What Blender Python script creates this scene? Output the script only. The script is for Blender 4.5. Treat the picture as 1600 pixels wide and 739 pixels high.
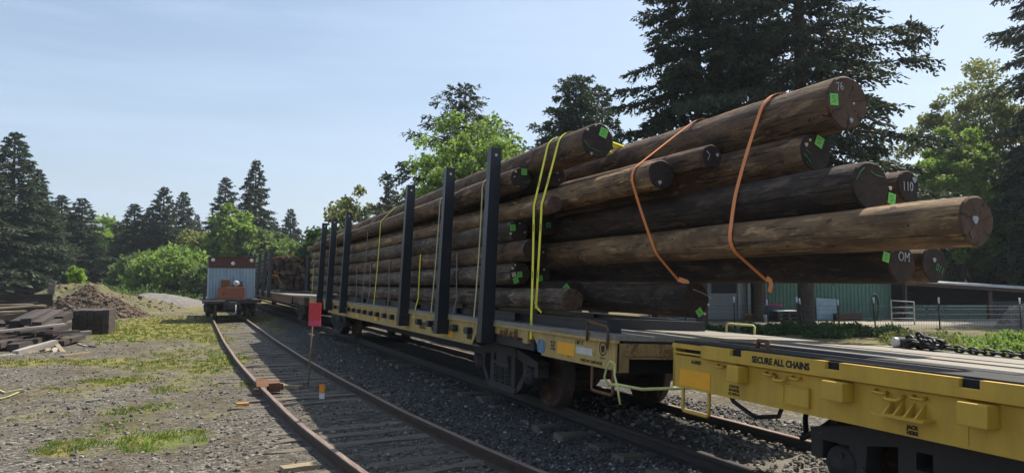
import bpy, bmesh, math, random
import numpy as np
from mathutils import Vector, Matrix
R = math.radians
random.seed(7); rng = np.random.default_rng(7)
sc = bpy.context.scene
for o in list(bpy.data.objects): bpy.data.objects.remove(o)
col = sc.collection

# ------------------------------------------------------------------ camera, world, sun, exposure
CAM = Vector((0, 0, 1.6)); YAW = R(24.2); PIT = math.atan(70.5/1110); FPX = 1110.0
fw = Vector((math.sin(YAW)*math.cos(PIT), math.cos(YAW)*math.cos(PIT), math.sin(PIT)))
rt = Vector((math.cos(YAW), -math.sin(YAW), 0)); upv = rt.cross(fw)
cd = bpy.data.cameras.new('camera'); cam = bpy.data.objects.new('camera', cd); col.objects.link(cam)
cam.location = CAM; cam.rotation_euler = fw.to_track_quat('-Z', 'Y').to_euler()
cd.sensor_width = 36; cd.lens = 36*FPX/1600; cd.clip_start = .1; cd.clip_end = 6000
sc.camera = cam
SUN_AZ, SUN_EL = R(20), R(55.5)                       # azimuth from +X towards +Y
sdir = Vector((math.cos(SUN_EL)*math.cos(SUN_AZ), math.cos(SUN_EL)*math.sin(SUN_AZ), math.sin(SUN_EL)))
w = bpy.data.worlds.new('World'); sc.world = w; w.use_nodes = True
wt = w.node_tree; bg = wt.nodes['Background']
sky = wt.nodes.new('ShaderNodeTexSky'); sky.sky_type = 'NISHITA'; sky.sun_disc = False
sky.sun_elevation = SUN_EL; sky.sun_rotation = math.atan2(sdir.x, sdir.y)
sky.air_density = 1.1; sky.dust_density = 1.6; sky.ozone_density = 1.6; sky.altitude = 50
wtc = wt.nodes.new('ShaderNodeTexCoord'); wmp = wt.nodes.new('ShaderNodeMapping')
wmp.inputs['Scale'].default_value = (.8, 1.4, 7.0); wmp.inputs['Rotation'].default_value = (0, R(14), R(25))
wn = wt.nodes.new('ShaderNodeTexNoise'); wn.inputs['Scale'].default_value = 1.7; wn.inputs['Detail'].default_value = 7; wn.inputs['Roughness'].default_value = .55
wr = wt.nodes.new('ShaderNodeMapRange'); wr.inputs['From Min'].default_value = .36; wr.inputs['From Max'].default_value = .70
wr.inputs['To Min'].default_value = .12; wr.inputs['To Max'].default_value = .95
wx = wt.nodes.new('ShaderNodeMixRGB'); wx.inputs['Color2'].default_value = (4.0, 5.2, 6.9, 1)
wt.links.new(wtc.outputs['Generated'], wmp.inputs['Vector']); wt.links.new(wmp.outputs['Vector'], wn.inputs['Vector'])
wt.links.new(wn.outputs['Fac'], wr.inputs['Value']); wt.links.new(wr.outputs['Result'], wx.inputs['Fac'])
wt.links.new(sky.outputs['Color'], wx.inputs['Color1']); wt.links.new(wx.outputs['Color'], bg.inputs['Color'])
bg.inputs['Strength'].default_value = .088
sl = bpy.data.lights.new('sun', 'SUN'); sl.energy = 4.9; sl.angle = R(.6); sl.color = (1, .935, .82)
so = bpy.data.objects.new('sun', sl); col.objects.link(so); so.rotation_euler = (-sdir).to_track_quat('-Z', 'Y').to_euler(); so.location = (60, 20, 80)
vs = sc.view_settings; vs.view_transform = 'Standard'; vs.look = 'None'; vs.gamma = 1; vs.use_curve_mapping = False; vs.exposure = .74

# ------------------------------------------------------------------ measuring helpers
def ray(px, py): return fw*FPX + rt*(px-800) + upv*(369.5-py)
def onX(px, py, X): d = ray(px, py); return CAM + d*(X/d.x)
def onY(px, py, Y): d = ray(px, py); return CAM + d*(Y/d.y)
def onZ(px, py, z=-.38): d = ray(px, py); return CAM + d*((z-1.6)/d.z)
def atD(px, py, D): return CAM + ray(px, py)*(D/FPX)

# ------------------------------------------------------------------ value noise (numpy)
_tab = rng.random((256, 256))
def vnoise(x, y):
    xi = np.floor(x).astype(int); yi = np.floor(y).astype(int); fx = x-xi; fy = y-yi
    fx = fx*fx*(3-2*fx); fy = fy*fy*(3-2*fy)
    g = lambda a, b: _tab[a % 256, b % 256]
    return (g(xi, yi)*(1-fx)+g(xi+1, yi)*fx)*(1-fy)+(g(xi, yi+1)*(1-fx)+g(xi+1, yi+1)*fx)*fy
def fbm(x, y, n=4):
    s = 0; a = .5
    for i in range(n): s = s+a*vnoise(x*2**i+17*i, y*2**i+5*i); a *= .5
    return s
def sstep(a, b, x): t = np.clip((x-a)/(b-a), 0, 1); return t*t*(3-2*t)

# ------------------------------------------------------------------ materials
class N:
    def __init__(s, name):
        s.m = bpy.data.materials.new(name); s.m.use_nodes = True; s.t = s.m.node_tree
        s.b = s.t.nodes['Principled BSDF']; s.o = s.t.nodes['Material Output']
    def n(s, ty, **kw):
        k = s.t.nodes.new('ShaderNode'+ty)
        for a, v in kw.items():
            if a in k.inputs.keys() if isinstance(a, str) else False: s.put(k.inputs[a], v)
            else: setattr(k, a, v)
        return k
    def put(s, inp, v):
        if hasattr(v, 'is_output') or isinstance(v, bpy.types.NodeSocket): s.t.links.new(v, inp)
        else: inp.default_value = v
    def coord(s, scale=(1, 1, 1), kind='Object', rnd=False):
        c = s.n('TexCoord'); m = s.n('Mapping'); s.t.links.new(c.outputs[kind], m.inputs['Vector']); m.inputs['Scale'].default_value = scale
        if rnd:
            oi = s.n('ObjectInfo'); mu = s.n('Math'); mu.operation = 'MULTIPLY'; mu.inputs[1].default_value = 37; s.t.links.new(oi.outputs['Random'], mu.inputs[0])
            s.t.links.new(mu.outputs[0], m.inputs['Location'])
        return m.outputs['Vector']
    def noise(s, vec, scale, detail=5, rough=.6, dist=0):
        k = s.n('TexNoise'); s.t.links.new(vec, k.inputs['Vector']); k.inputs['Scale'].default_value = scale
        k.inputs['Detail'].default_value = detail; k.inputs['Roughness'].default_value = rough; k.inputs['Distortion'].default_value = dist
        return k.outputs['Fac']
    def vor(s, vec, scale, feature='F1', out='Distance'):
        k = s.n('TexVoronoi'); k.feature = feature; s.t.links.new(vec, k.inputs['Vector']); k.inputs['Scale'].default_value = scale
        return k.outputs[out]
    def mr(s, v, a, b, c=0, d=1):
        k = s.n('MapRange'); s.put(k.inputs['Value'], v)
        for nm, x in (('From Min', a), ('From Max', b), ('To Min', c), ('To Max', d)): k.inputs[nm].default_value = x
        return k.outputs['Result']
    def mix(s, f, a, b, mode='MIX'):
        k = s.n('MixRGB'); k.blend_type = mode
        s.put(k.inputs['Fac'], f)
        for i, v in (('Color1', a), ('Color2', b)):
            s.put(k.inputs[i], (*v, 1) if isinstance(v, tuple) and len(v) == 3 else v)
        return k.outputs['Color']
    def math(s, op, a, b=0):
        k = s.n('Math'); k.operation = op; s.put(k.inputs[0], a); s.put(k.inputs[1], b); return k.outputs[0]
    def attr(s, name):
        k = s.n('Attribute'); k.attribute_name = name; return k.outputs['Fac']
    def rnd(s): return s.n('ObjectInfo').outputs['Random']
    def island(s): return s.n('NewGeometry').outputs['Random Per Island']
    def ramp(s, f, stops):
        k = s.n('ValToRGB'); s.put(k.inputs['Fac'], f); e = k.color_ramp.elements
        while len(e) < len(stops): e.new(.5)
        for q, (p, c) in zip(e, stops): q.position = p; q.color = (*c, 1)
        return k.outputs['Color']
    def fin(s, colr, rough=.8, bump=None, bs=.3, bd=.01, metal=0, spec=.4):
        s.put(s.b.inputs['Base Color'], (*colr, 1) if isinstance(colr, tuple) and len(colr) == 3 else colr)
        s.put(s.b.inputs['Roughness'], rough); s.b.inputs['Metallic'].default_value = metal
        s.b.inputs['Specular IOR Level'].default_value = spec
        if bump is not None:
            k = s.n('Bump'); k.inputs['Strength'].default_value = bs; k.inputs['Distance'].default_value = bd
            s.put(k.inputs['Height'], bump); s.t.links.new(k.outputs['Normal'], s.b.inputs['Normal'])
        return s.m
M = {}
def paint(name, c, rust=(.10, .045, .02), amt=.5, dirt=.3, rough=.55, sc_=2.0, streak=True, metal=0):
    a = N(name); v = a.coord(); vz = a.coord((3, 3, .5))
    big = a.noise(v, sc_, 6, .65); fine = a.noise(v, sc_*9, 4, .7); st = a.noise(vz, sc_*2.2, 4, .6)
    base = a.mix(a.mr(big, .3, .75), tuple(x*.82 for x in c), tuple(min(1, x*1.12) for x in c))
    base = a.mix(a.math('MULTIPLY', a.mr(st, .45, .8), dirt), base, tuple(x*.35+.01 for x in c))
    m = a.mr(a.math('ADD', a.math('MULTIPLY', big, .6), a.math('MULTIPLY', fine, .4)), .74-.35*amt, .80-.35*amt)
    cl = a.mix(m, base, a.mix(fine, rust, tuple(x*2.2 for x in rust)))
    M[name] = a.fin(cl, a.mr(m, 0, 1, rough, .9), a.math('ADD', fine, m), .15, .006, metal); return M[name]
def plain(name, c, rough=.7, metal=0, var=.25, scale=6):
    a = N(name); v = a.coord(); f = a.noise(v, scale, 5, .65)
    M[name] = a.fin(a.mix(a.mr(f, .3, .72), tuple(x*(1-var) for x in c), tuple(min(1, x*(1+var)) for x in c)), rough, f, .12, .004, metal); return M[name]
paint('car_yellow', (.54, .335, .04), amt=.25, dirt=.34, rough=.5)
paint('old_yellow', (.45, .31, .10), amt=.42, dirt=.6, rough=.65, sc_=3)
paint('rusty_yellow', (.33, .21, .075), amt=.66, dirt=.6, rough=.8, sc_=4)
paint('rusty_brown', (.12, .06, .04), amt=.8, dirt=.5, rough=.85, sc_=2.5)
paint('black_steel', (.016, .019, .024), rust=(.07, .06, .055), amt=.34, dirt=.3, rough=.38, sc_=3.5)
paint('dark_iron', (.042, .037, .035), amt=.4, dirt=.5, rough=.75, sc_=5)
paint('wheel_iron', (.045, .028, .02), amt=.55, dirt=.5, rough=.8, sc_=3)
paint('box_blue', (.31, .40, .46), amt=.22, dirt=.5, rough=.6, sc_=1.2)
paint('box_brown', (.09, .035, .025), amt=.35, dirt=.5, rough=.8)
paint('machine_orange', (.28, .085, .045), amt=.35, dirt=.5, rough=.6, sc_=4)
paint('siding_green', (.13, .25, .195), amt=.05, dirt=.35, rough=.6)
paint('red_sign', (.62, .04, .045), amt=.0, dirt=.1, rough=.5)
plain('pink_sign', (.62, .07, .13), .6)
plain('orange_decal', (.80, .36, .012), .45, var=.08)
plain('white_decal', (.55, .53, .47), .6, var=.2)
plain('stencil_black', (.012, .012, .012), .7, var=.1)
plain('stencil_blue', (.10, .28, .45), .6, var=.3)
plain('stencil_red', (.35, .05, .05), .6, var=.3)
plain('tag_green', (.17, .55, .08), .5, var=.06)
plain('chalk_green', (.07, .25, .11), .9, var=.5, scale=40)
plain('chalk_white', (.36, .38, .40), .9, var=.5, scale=40)
plain('disc_cream', (.62, .52, .36), .7)
plain('strap_yellow', (.78, .72, .05), .6, var=.08)
plain('strap_pale', (.42, .38, .20), .7, var=.2)
plain('strap_grey', (.20, .17, .15), .8, var=.2)
plain('strap_orange', (.75, .25, .075), .6, var=.1)
plain('stripe_dark', (.03, .03, .02), .7)
plain('hose_black', (.015, .015, .016), .5)
plain('grey_siding', (.34, .36, .36), .6, var=.1)
plain('trim_pale', (.42, .43, .42), .6, var=.12)
plain('roof_metal', (.55, .53, .50), .5, var=.15)
plain('dark_gap', (.012, .013, .016), .9)  # near-black, stands in for shade in slots, hollows and the open doorway
plain('screen_dark', (.025, .03, .045), .35)
plain('pot_orange', (.42, .22, .06), .7)
plain('bin_blue', (.06, .09, .14), .5)
plain('bin_pink', (.40, .05, .16), .5)
plain('bucket_white', (.65, .67, .68), .5)
plain('panel_blue', (.33, .42, .48), .6)
plain('post_yellow', (.75, .50, .02), .6)
plain('fascia_brown', (.10, .062, .045), .8)
plain('wire', (.10, .10, .10), .6)
plain('hose_green', (.03, .10, .07), .6)
plain('lamp_glass', (.62, .62, .58), .3)
plain('marker_orange', (.85, .27, .02), .5, var=.05)
plain('marker_white', (.75, .72, .70), .5, var=.05)
plain('lever_yellow', (.52, .52, .20), .6)
plain('chain_iron', (.03, .028, .028), .5, metal=.4)
plain('can_white', (.6, .6, .6), .5)
plain('sack_tan', (.28, .20, .12), .9)
plain('stone_grey', (.15, .135, .12), .9, var=.4, scale=4)
# rails
a = N('rail_steel'); v = a.coord((4, .6, 4)); f = a.noise(v, 6, 5, .7)
M['rail_steel'] = a.fin(a.mix(a.mr(f, .3, .7), (.030, .020, .015), (.085, .055, .038)), .75, f, .25, .004)
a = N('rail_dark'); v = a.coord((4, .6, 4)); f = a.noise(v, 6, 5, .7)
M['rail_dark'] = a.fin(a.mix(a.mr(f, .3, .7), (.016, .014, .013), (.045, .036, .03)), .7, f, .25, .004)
a = N('rail_top'); v = a.coord((6, .4, 1)); f = a.noise(v, 5, 5, .7)
M['rail_top'] = a.fin(a.mix(a.mr(f, .35, .7), (.20, .13, .10), (.30, .23, .19)), a.mr(f, .3, .7, .4, .7), f, .1, .002, .35)
# weathered timber
def timber(name, c1, c2, along='Y', bs=.5):
    a = N(name); s1 = {'Y': (14, .9, 14), 'X': (.9, 14, 14)}[along]; s2 = {'Y': (3, .5, 3), 'X': (.5, 3, 3)}[along]
    v = a.coord(s1, rnd=True); v2 = a.coord(s2, rnd=True)
    g = a.noise(v, 3.2, 6, .7, .4); b = a.noise(v2, 1.3, 4, .6)
    cl = a.mix(a.mr(g, .3, .72), c1, c2); cl = a.mix(a.mr(b, .3, .75, 0, .6), cl, tuple(x*.45 for x in c1))
    cl = a.mix(a.mr(a.rnd(), 0, 1, 0, .45), cl, tuple(x*.55 for x in c1))
    M[name] = a.fin(cl, .85, g, bs, .012); return M[name]
timber('tie_grey', (.085, .07, .055), (.26, .22, .165), 'X')
timber('tie_dark', (.028, .02, .017), (.085, .06, .05), 'Y')
timber('plank_brown', (.045, .034, .030), (.128, .094, .080), 'Y')
timber('plank_pale', (.24, .18, .11), (.50, .40, .26), 'Y')
timber('plank_grey', (.26, .235, .20), (.52, .48, .42), 'Y')
timber('deck_board', (.20, .175, .14), (.44, .40, .34), 'Y', .35)
timber('deck_dark', (.014, .013, .013), (.046, .042, .038), 'Y', .3)
timber('stake_wood', (.30, .22, .11), (.45, .34, .18), 'Y')
timber('crate_wood', (.06, .045, .035), (.14, .10, .07), 'X')
# pole logs
def pole(name, c1, c2, c3):
    a = N(name); v = a.coord((8, .55, 8), rnd=True); v2 = a.coord((2.6, 1.0, 2.6), rnd=True); v3 = a.coord((22, .7, 22), rnd=True); v4 = a.coord((6, 3.4, 6), rnd=True); v5 = a.coord((34, 3.0, 34), rnd=True); v6 = a.coord((7, 1.5, 7), rnd=True)
    g = a.noise(v, 2.4, 8, .74, .8); b = a.noise(v2, 2.0, 7, .7, .6); cr = a.noise(v3, 1.5, 5, .6, 1.6); kn = a.noise(v4, 1.7, 3, .5); fi = a.noise(v5, 2.5, 4, .7); pt = a.noise(v6, 1.6, 6, .7, .5)
    cl = a.mix(a.mr(g, .32, .68), c1, c2); cl = a.mix(a.mr(b, .44, .58, 0, .9), cl, c3)
    cl = a.mix(a.mr(pt, .56, .64, 0, .75), cl, tuple(x*1.75 for x in c2))                 # patches where the bark is shaved off
    cl = a.mix(a.mr(fi, .40, .72, 0, .55), cl, tuple(x*.5 for x in c1))
    dark = a.mr(cr, .590, .615); cl = a.mix(a.math('MULTIPLY', dark, .92), cl, (.006, .005, .004))
    k1 = a.mr(kn, .69, .72); cl = a.mix(a.math('MULTIPLY', k1, .8), cl, (.02, .012, .008)); cl = a.mix(a.mr(a.rnd(), 0, 1, 0, .35), cl, c3)
    hb = a.math('ADD', a.math('SUBTRACT', a.math('ADD', g, a.math('MULTIPLY', fi, .5)), a.math('MULTIPLY', dark, 1.2)), a.math('ADD', a.math('MULTIPLY', k1, .8), a.math('MULTIPLY', b, .6)))
    M[name] = a.fin(cl, .75, hb, .9, .02, 0, .3)
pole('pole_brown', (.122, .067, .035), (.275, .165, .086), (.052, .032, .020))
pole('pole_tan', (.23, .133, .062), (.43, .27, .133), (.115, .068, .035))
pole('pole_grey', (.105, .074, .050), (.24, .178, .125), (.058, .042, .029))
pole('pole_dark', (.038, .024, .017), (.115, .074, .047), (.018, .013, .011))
def endgrain(name, c1, c2):
    a = N(name); t = a.n('TexCoord'); sp = a.n('SeparateXYZ'); a.t.links.new(t.outputs['Object'], sp.inputs[0])
    d = a.math('SQRT', a.math('ADD', a.math('POWER', sp.outputs['X'], 2), a.math('POWER', sp.outputs['Z'], 2)))
    v = a.coord((1, 1, 1), rnd=True); nz = a.noise(v, 9, 5, .7); f2 = a.noise(v, 60, 3, .7)
    rings = a.math('SINE', a.math('MULTIPLY', a.math('ADD', d, a.math('MULTIPLY', nz, .012)), 420))
    at = a.math('ARCTAN2', sp.outputs['X'], sp.outputs['Z']); ck = a.math('SINE', a.math('ADD', a.math('MULTIPLY', at, 7), a.math('MULTIPLY', nz, 9)))
    cl = a.mix(a.mr(nz, .3, .7), c1, c2); cl = a.mix(a.mr(rings, .2, 1, 0, .35), cl, tuple(x*.4 for x in c1))
    cl = a.mix(a.mr(ck, .93, .99, 0, .8), cl, (.006, .005, .004)); cl = a.mix(a.mr(f2, .62, .72, 0, .3), cl, tuple(min(1, x*2) for x in c2))
    M[name] = a.fin(cl, .85, a.math('SUBTRACT', f2, a.mr(ck, .93, .99)), .4, .006)
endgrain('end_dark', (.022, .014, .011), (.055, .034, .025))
endgrain('end_brown', (.055, .03, .018), (.125, .072, .044))
# leaves
def leaf(name, c1, c2, trans=.3, tc=None):
    a = N(name); i = a.island(); v = a.coord(); b = a.noise(v, .55, 3, .6)
    cl = a.mix(i, c1, c2); cl = a.mix(a.mr(b, .35, .7, 0, .55), cl, tuple(x*.5 for x in c1)); cl = a.mix(a.mr(a.rnd(), 0, 1, 0, .35), cl, tuple(x*.6 for x in c1))
    a.put(a.b.inputs['Base Color'], cl); a.b.inputs['Roughness'].default_value = .6; a.b.inputs['Specular IOR Level'].default_value = .25
    tr = a.n('BsdfTranslucent'); a.put(tr.inputs['Color'], a.mix(.5, cl, (*(tc or c2),))); mx = a.n('MixShader'); mx.inputs[0].default_value = trans
    a.t.links.new(a.b.outputs[0], mx.inputs[1]); a.t.links.new(tr.outputs[0], mx.inputs[2]); a.t.links.new(mx.outputs[0], a.o.inputs['Surface'])
    M[name] = a.m
leaf('needle_dark', (.036, .054, .031), (.085, .112, .060), .25)
leaf('needle_mid', (.038, .066, .034), (.092, .130, .066), .22)
leaf('needle_grey', (.055, .075, .045), (.115, .135, .082), .2)
leaf('leaf_bright', (.11, .19, .035), (.22, .33, .065), .5, (.32, .46, .08))
leaf('leaf_mid', (.075, .13, .035), (.155, .215, .06), .45, (.22, .32, .07))
leaf('leaf_deep', (.028, .065, .018), (.07, .12, .032), .35, (.11, .20, .035))
leaf('leaf_olive', (.11, .135, .035), (.22, .24, .075), .45, (.30, .33, .09))
leaf('leaf_lime', (.15, .26, .025), (.26, .40, .05), .5, (.34, .50, .06))
leaf('dry_stalk', (.12, .085, .05), (.24, .18, .11), .2)
leaf('grass_blade', (.13, .15, .025), (.27, .26, .06), .4, (.30, .32, .06))
leaf('grass_green', (.07, .14, .02), (.16, .24, .04), .4, (.2, .34, .05))
a = N('bark'); v = a.coord((7, 7, 1.2)); f = a.noise(v, 2.5, 6, .7, .4)
M['bark'] = a.fin(a.mix(a.mr(f, .3, .7), (.035, .026, .02), (.12, .09, .07)), .95, f, .8, .04)
# stones
a = N('gravel_stone'); i = a.island(); v = a.coord(); f = a.noise(v, 40, 3, .7)
cl = a.ramp(i, [(0, (.05, .046, .042)), (.35, (.13, .12, .105)), (.7, (.22, .20, .17)), (.93, (.32, .30, .27)), (1, (.5, .48, .44))])
M['gravel_stone'] = a.fin(a.mix(a.mr(f, .3, .7, 0, .5), cl, (.06, .055, .05)), .9, f, .3, .004)
a = N('bark_chip'); i = a.island(); v = a.coord(); f = a.noise(v, 30, 3, .7)
M['bark_chip'] = a.fin(a.ramp(i, [(0, (.035, .022, .015)), (.5, (.085, .055, .036)), (.9, (.15, .11, .075)), (1, (.26, .2, .15))]), .95, f, .3, .004)
a = N('cinder_stone'); i = a.island(); v = a.coord(); f = a.noise(v, 40, 3, .7)
cl = a.ramp(i, [(0, (.022, .021, .021)), (.5, (.06, .057, .054)), (.9, (.11, .105, .10)), (1, (.32, .31, .30))])
M['cinder_stone'] = a.fin(cl, .85, f, .3, .004)
# ground
a = N('ground'); v = a.coord(kind='Object'); g = a.attr('grass'); rd = a.attr('road'); dk = a.attr('cinder'); gw = a.attr('green')
n4 = a.noise(v, 2.2, 6, .72); n1 = a.noise(v, .9, 6, .62); n2 = a.noise(v, 7, 6, .7); n3 = a.noise(v, 45, 4, .7); vd = a.vor(v, 26); k = a.n('TexVoronoi'); a.t.links.new(v, k.inputs['Vector']); k.inputs['Scale'].default_value = 26
sepc = a.n('SeparateXYZ'); a.t.links.new(k.outputs['Color'], sepc.inputs[0]); cr = sepc.outputs['X']
stone = a.ramp(cr, [(0, (.032, .028, .024)), (.4, (.082, .073, .060)), (.75, (.140, .127, .105)), (1, (.29, .265, .225))])
dirt = a.mix(a.mr(n2, .3, .7), (.044, .034, .022), (.125, .100, .066))
sm = a.mr(a.math('ADD', a.math('MULTIPLY', n1, .7), a.math('MULTIPLY', n2, .3)), .38, .60)
base = a.mix(sm, dirt, stone)
cind = a.mix(a.mr(cr, 0, 1), (.024, .022, .021), (.085, .08, .074)); cind = a.mix(a.mr(n2, .55, .75, 0, .6), cind, (.13, .11, .085))
base = a.mix(dk, base, cind)
base = a.mix(rd, base, a.mix(n2, (.24, .21, .165), (.36, .33, .27)))
gc = a.mix(a.mr(n2, .3, .7), (.13, .11, .028), (.25, .21, .06)); gc2 = a.mix(a.mr(n2, .3, .7), (.07, .10, .018), (.16, .19, .035)); gc = a.mix(a.mr(a.math('ADD', gw, a.math('SUBTRACT', n4, .5)), .3, .8), gc, gc2)
gm = a.mr(a.math('ADD', g, a.math('ADD', a.math('MULTIPLY', a.math('SUBTRACT', a.math('ADD', n3, n2), 1.0), .9), a.math('MULTIPLY', a.math('SUBTRACT', n4, .5), 1.6))), .30, .95)
base = a.mix(gm, base, gc)
hb = a.math('ADD', a.math('MULTIPLY', a.math('SUBTRACT', 1, vd), .8), a.math('MULTIPLY', n3, .6))
M['ground'] = a.fin(base, .95, hb, .9, .022, 0, .2)
a = N('mound_dirt'); v = a.coord(); n2 = a.noise(v, 3, 6, .72); n3 = a.noise(v, 22, 4, .7)
M['mound_dirt'] = a.fin(a.mix(a.mr(n3, .3, .7), a.mix(n2, (.035, .022, .015), (.085, .056, .038)), (.15, .11, .075)), .95, n3, 1, .05)
a = N('mound_sand'); v = a.coord(); n2 = a.noise(v, 1.2, 6, .72); n3 = a.noise(v, 14, 4, .7)
M['mound_sand'] = a.fin(a.mix(a.mr(n3, .3, .7, 0, .6), a.mix(a.mr(n2, .38, .60), (.15, .115, .075), (.15, .155, .05)), (.075, .058, .04)), .95, n3, 1, .05)
a = N('hill'); v = a.coord(); n2 = a.noise(v, .05, 6, .7)
M['hill'] = a.fin(a.mix(n2, (.03, .06, .035), (.07, .11, .05)), .95)

# ------------------------------------------------------------------ mesh builder
class MB:
    def __init__(s): s.v = []; s.f = []; s.sm = []
    def add(s, vs, fs, sm=False):
        o = len(s.v); s.v += [tuple(p) for p in vs]; s.f += [tuple(i+o for i in f) for f in fs]; s.sm += [sm]*len(fs); return s
    def box(s, a, b, bev=0):
        (x0, y0, z0), (x1, y1, z1) = [min(p, q) for p, q in zip(a, b)], [max(p, q) for p, q in zip(a, b)]
        if bev <= 0:
            return s.add([(x0, y0, z0), (x1, y0, z0), (x1, y1, z0), (x0, y1, z0), (x0, y0, z1), (x1, y0, z1), (x1, y1, z1), (x0, y1, z1)],
                         [(0, 3, 2, 1), (4, 5, 6, 7), (0, 1, 5, 4), (1, 2, 6, 5), (2, 3, 7, 6), (3, 0, 4, 7)])
        bm = bmesh.new(); bmesh.ops.create_cube(bm, size=1)
        for q in bm.verts: q.co = Vector(((x0+x1)/2+q.co.x*(x1-x0), (y0+y1)/2+q.co.y*(y1-y0), (z0+z1)/2+q.co.z*(z1-z0)))
        bmesh.ops.bevel(bm, geom=bm.edges[:], offset=bev, segments=2, profile=.6, affect='EDGES')
        s.frombm(bm); return s
    def frombm(s, bm, sm=False, mat=None):
        bm.verts.index_update()
        s.add([(mat @ q.co if mat else q.co) for q in bm.verts], [[q.index for q in f.verts] for f in bm.faces], sm); bm.free(); return s
    def obox(s, c, size, rot):                             # oriented box
        h = [x/2 for x in size]; m = rot
        vs = [Vector(c)+m @ Vector((sx*h[0], sy*h[1], sz*h[2])) for sz in (-1, 1) for sx, sy in ((-1, -1), (1, -1), (1, 1), (-1, 1))]
        return s.add(vs, [(0, 3, 2, 1), (4, 5, 6, 7), (0, 1, 5, 4), (1, 2, 6, 5), (2, 3, 7, 6), (3, 0, 4, 7)])
    def prism(s, pts, axis, a, b):                         # polygon extruded along axis
        def P(p, t): return {'x': (t, p[0], p[1]), 'y': (p[0], t, p[1]), 'z': (p[0], p[1], t)}[axis]
        n = len(pts); vs = [P(p, a) for p in pts]+[P(p, b) for p in pts]
        return s.add(vs, [tuple(range(n)), tuple(range(2*n-1, n-1, -1))]+[(i, i+n, (i+1) % n+n, (i+1) % n) for i in range(n)])
    def tube(s, pts, r, n=8, caps=True, sm=True):
        pts = [Vector(p) for p in pts]; rs = r if isinstance(r, (list, tuple)) else [r]*len(pts); vs = []; prev = None
        for i, p in enumerate(pts):
            t = (pts[min(i+1, len(pts)-1)]-pts[max(i-1, 0)]).normalized()
            if prev is None:
                u = t.cross(Vector((0, 0, 1)));
                if u.length < .1: u = t.cross(Vector((1, 0, 0)))
            else: u = prev-t*prev.dot(t)
            u.normalize(); prev = u; q = t.cross(u)
            for k in range(n):
                an = 2*math.pi*k/n; vs.append(p+(u*math.cos(an)+q*math.sin(an))*rs[i])
        m = len(pts); fs = [(i*n+k, i*n+(k+1) % n, (i+1)*n+(k+1) % n, (i+1)*n+k) for i in range(m-1) for k in range(n)]
        s.add(vs, fs, sm)
        if caps:
            o = len(s.v)-len(vs); s.f += [tuple(o+k for k in range(n-1, -1, -1)), tuple(o+(m-1)*n+k for k in range(n))]; s.sm += [False, False]
        return s
    def lathe(s, prof, axis, c, n=24, sm=True):            # prof: (radius, offset along axis)
        vs = []
        for r, t in prof:
            for k in range(n):
                a_ = 2*math.pi*k/n; p = (r*math.cos(a_), r*math.sin(a_))
                vs.append({'x': (c[0]+t, c[1]+p[0], c[2]+p[1]), 'y': (c[0]+p[0], c[1]+t, c[2]+p[1]), 'z': (c[0]+p[0], c[1]+p[1], c[2]+t)}[axis])
        m = len(prof); return s.add(vs, [(i*n+k, i*n+(k+1) % n, (i+1)*n+(k+1) % n, (i+1)*n+k) for i in range(m-1) for k in range(n)], sm)
    def ribbon(s, pts, wdir, width, th=.004):
        n = len(pts); vs = []
        for i, p in enumerate(pts):
            p = Vector(p); t = (Vector(pts[min(i+1, n-1)])-Vector(pts[max(i-1, 0)])).normalized(); wd = Vector(wdir); wd = (wd-t*wd.dot(t)).normalized(); nn = t.cross(wd)
            for sw, sn in ((-1, -1), (1, -1), (1, 1), (-1, 1)): vs.append(p+wd*sw*width/2+nn*sn*th/2)
        fs = [(i*4+k, i*4+(k+1) % 4, i*4+4+(k+1) % 4, i*4+4+k) for i in range(n-1) for k in range(4)]+[(3, 2, 1, 0), tuple((n-1)*4+k for k in range(4))]
        return s.add(vs, fs)
    def mesh(s, name, mat, off=None):
        me = bpy.data.meshes.new(name); vs = s.v if off is None else [(p[0]-off[0], p[1]-off[1], p[2]-off[2]) for p in s.v]
        me.from_pydata(vs, [], s.f); me.polygons.foreach_set('use_smooth', s.sm)
        bm = bmesh.new(); bm.from_mesh(me); bmesh.ops.recalc_face_normals(bm, faces=bm.faces[:]); bm.to_mesh(bm and me); bm.free()
        me.materials.append(M[mat] if isinstance(mat, str) else mat); me.update(); return me
    def build(s, name, mat, parent=None, world=False, label=None, loc=None):
        off = None
        if world and parent is not None: off = parent.matrix_basis.translation if parent.parent is None else parent.parent.matrix_basis.translation
        if loc is not None: off = loc
        o = bpy.data.objects.new(name, s.mesh(name, mat, off)); col.objects.link(o)
        if loc is not None: o.location = loc
        if parent is not None: o.parent = parent
        if label: o['label'] = label
        return o
def npmesh(name, V, F, mat, smooth=False):               # fast builder: V (n,3), F (m,k)
    me = bpy.data.meshes.new(name); V = np.asarray(V, np.float32); F = np.asarray(F, np.int32); m, k = F.shape
    me.vertices.add(len(V)); me.vertices.foreach_set('co', V.ravel()); me.loops.add(m*k); me.loops.foreach_set('vertex_index', F.ravel())
    me.polygons.add(m); me.polygons.foreach_set('loop_start', np.arange(0, m*k, k, dtype=np.int32)); me.polygons.foreach_set('loop_total', np.full(m, k, np.int32))
    me.polygons.foreach_set('use_smooth', np.full(m, smooth)); me.materials.append(M[mat]); me.update(calc_edges=True); return me
def ob(name, me, parent=None, loc=(0, 0, 0)):
    o = bpy.data.objects.new(name, me); col.objects.link(o); o.location = loc
    if parent: o.parent = parent
    return o
def tag(o, label=None, cat=None, group=None, kind=None):
    if label: o['label'] = label
    if cat: o['category'] = cat
    if group: o['group'] = group
    if kind: o['kind'] = kind
    return o
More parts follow.
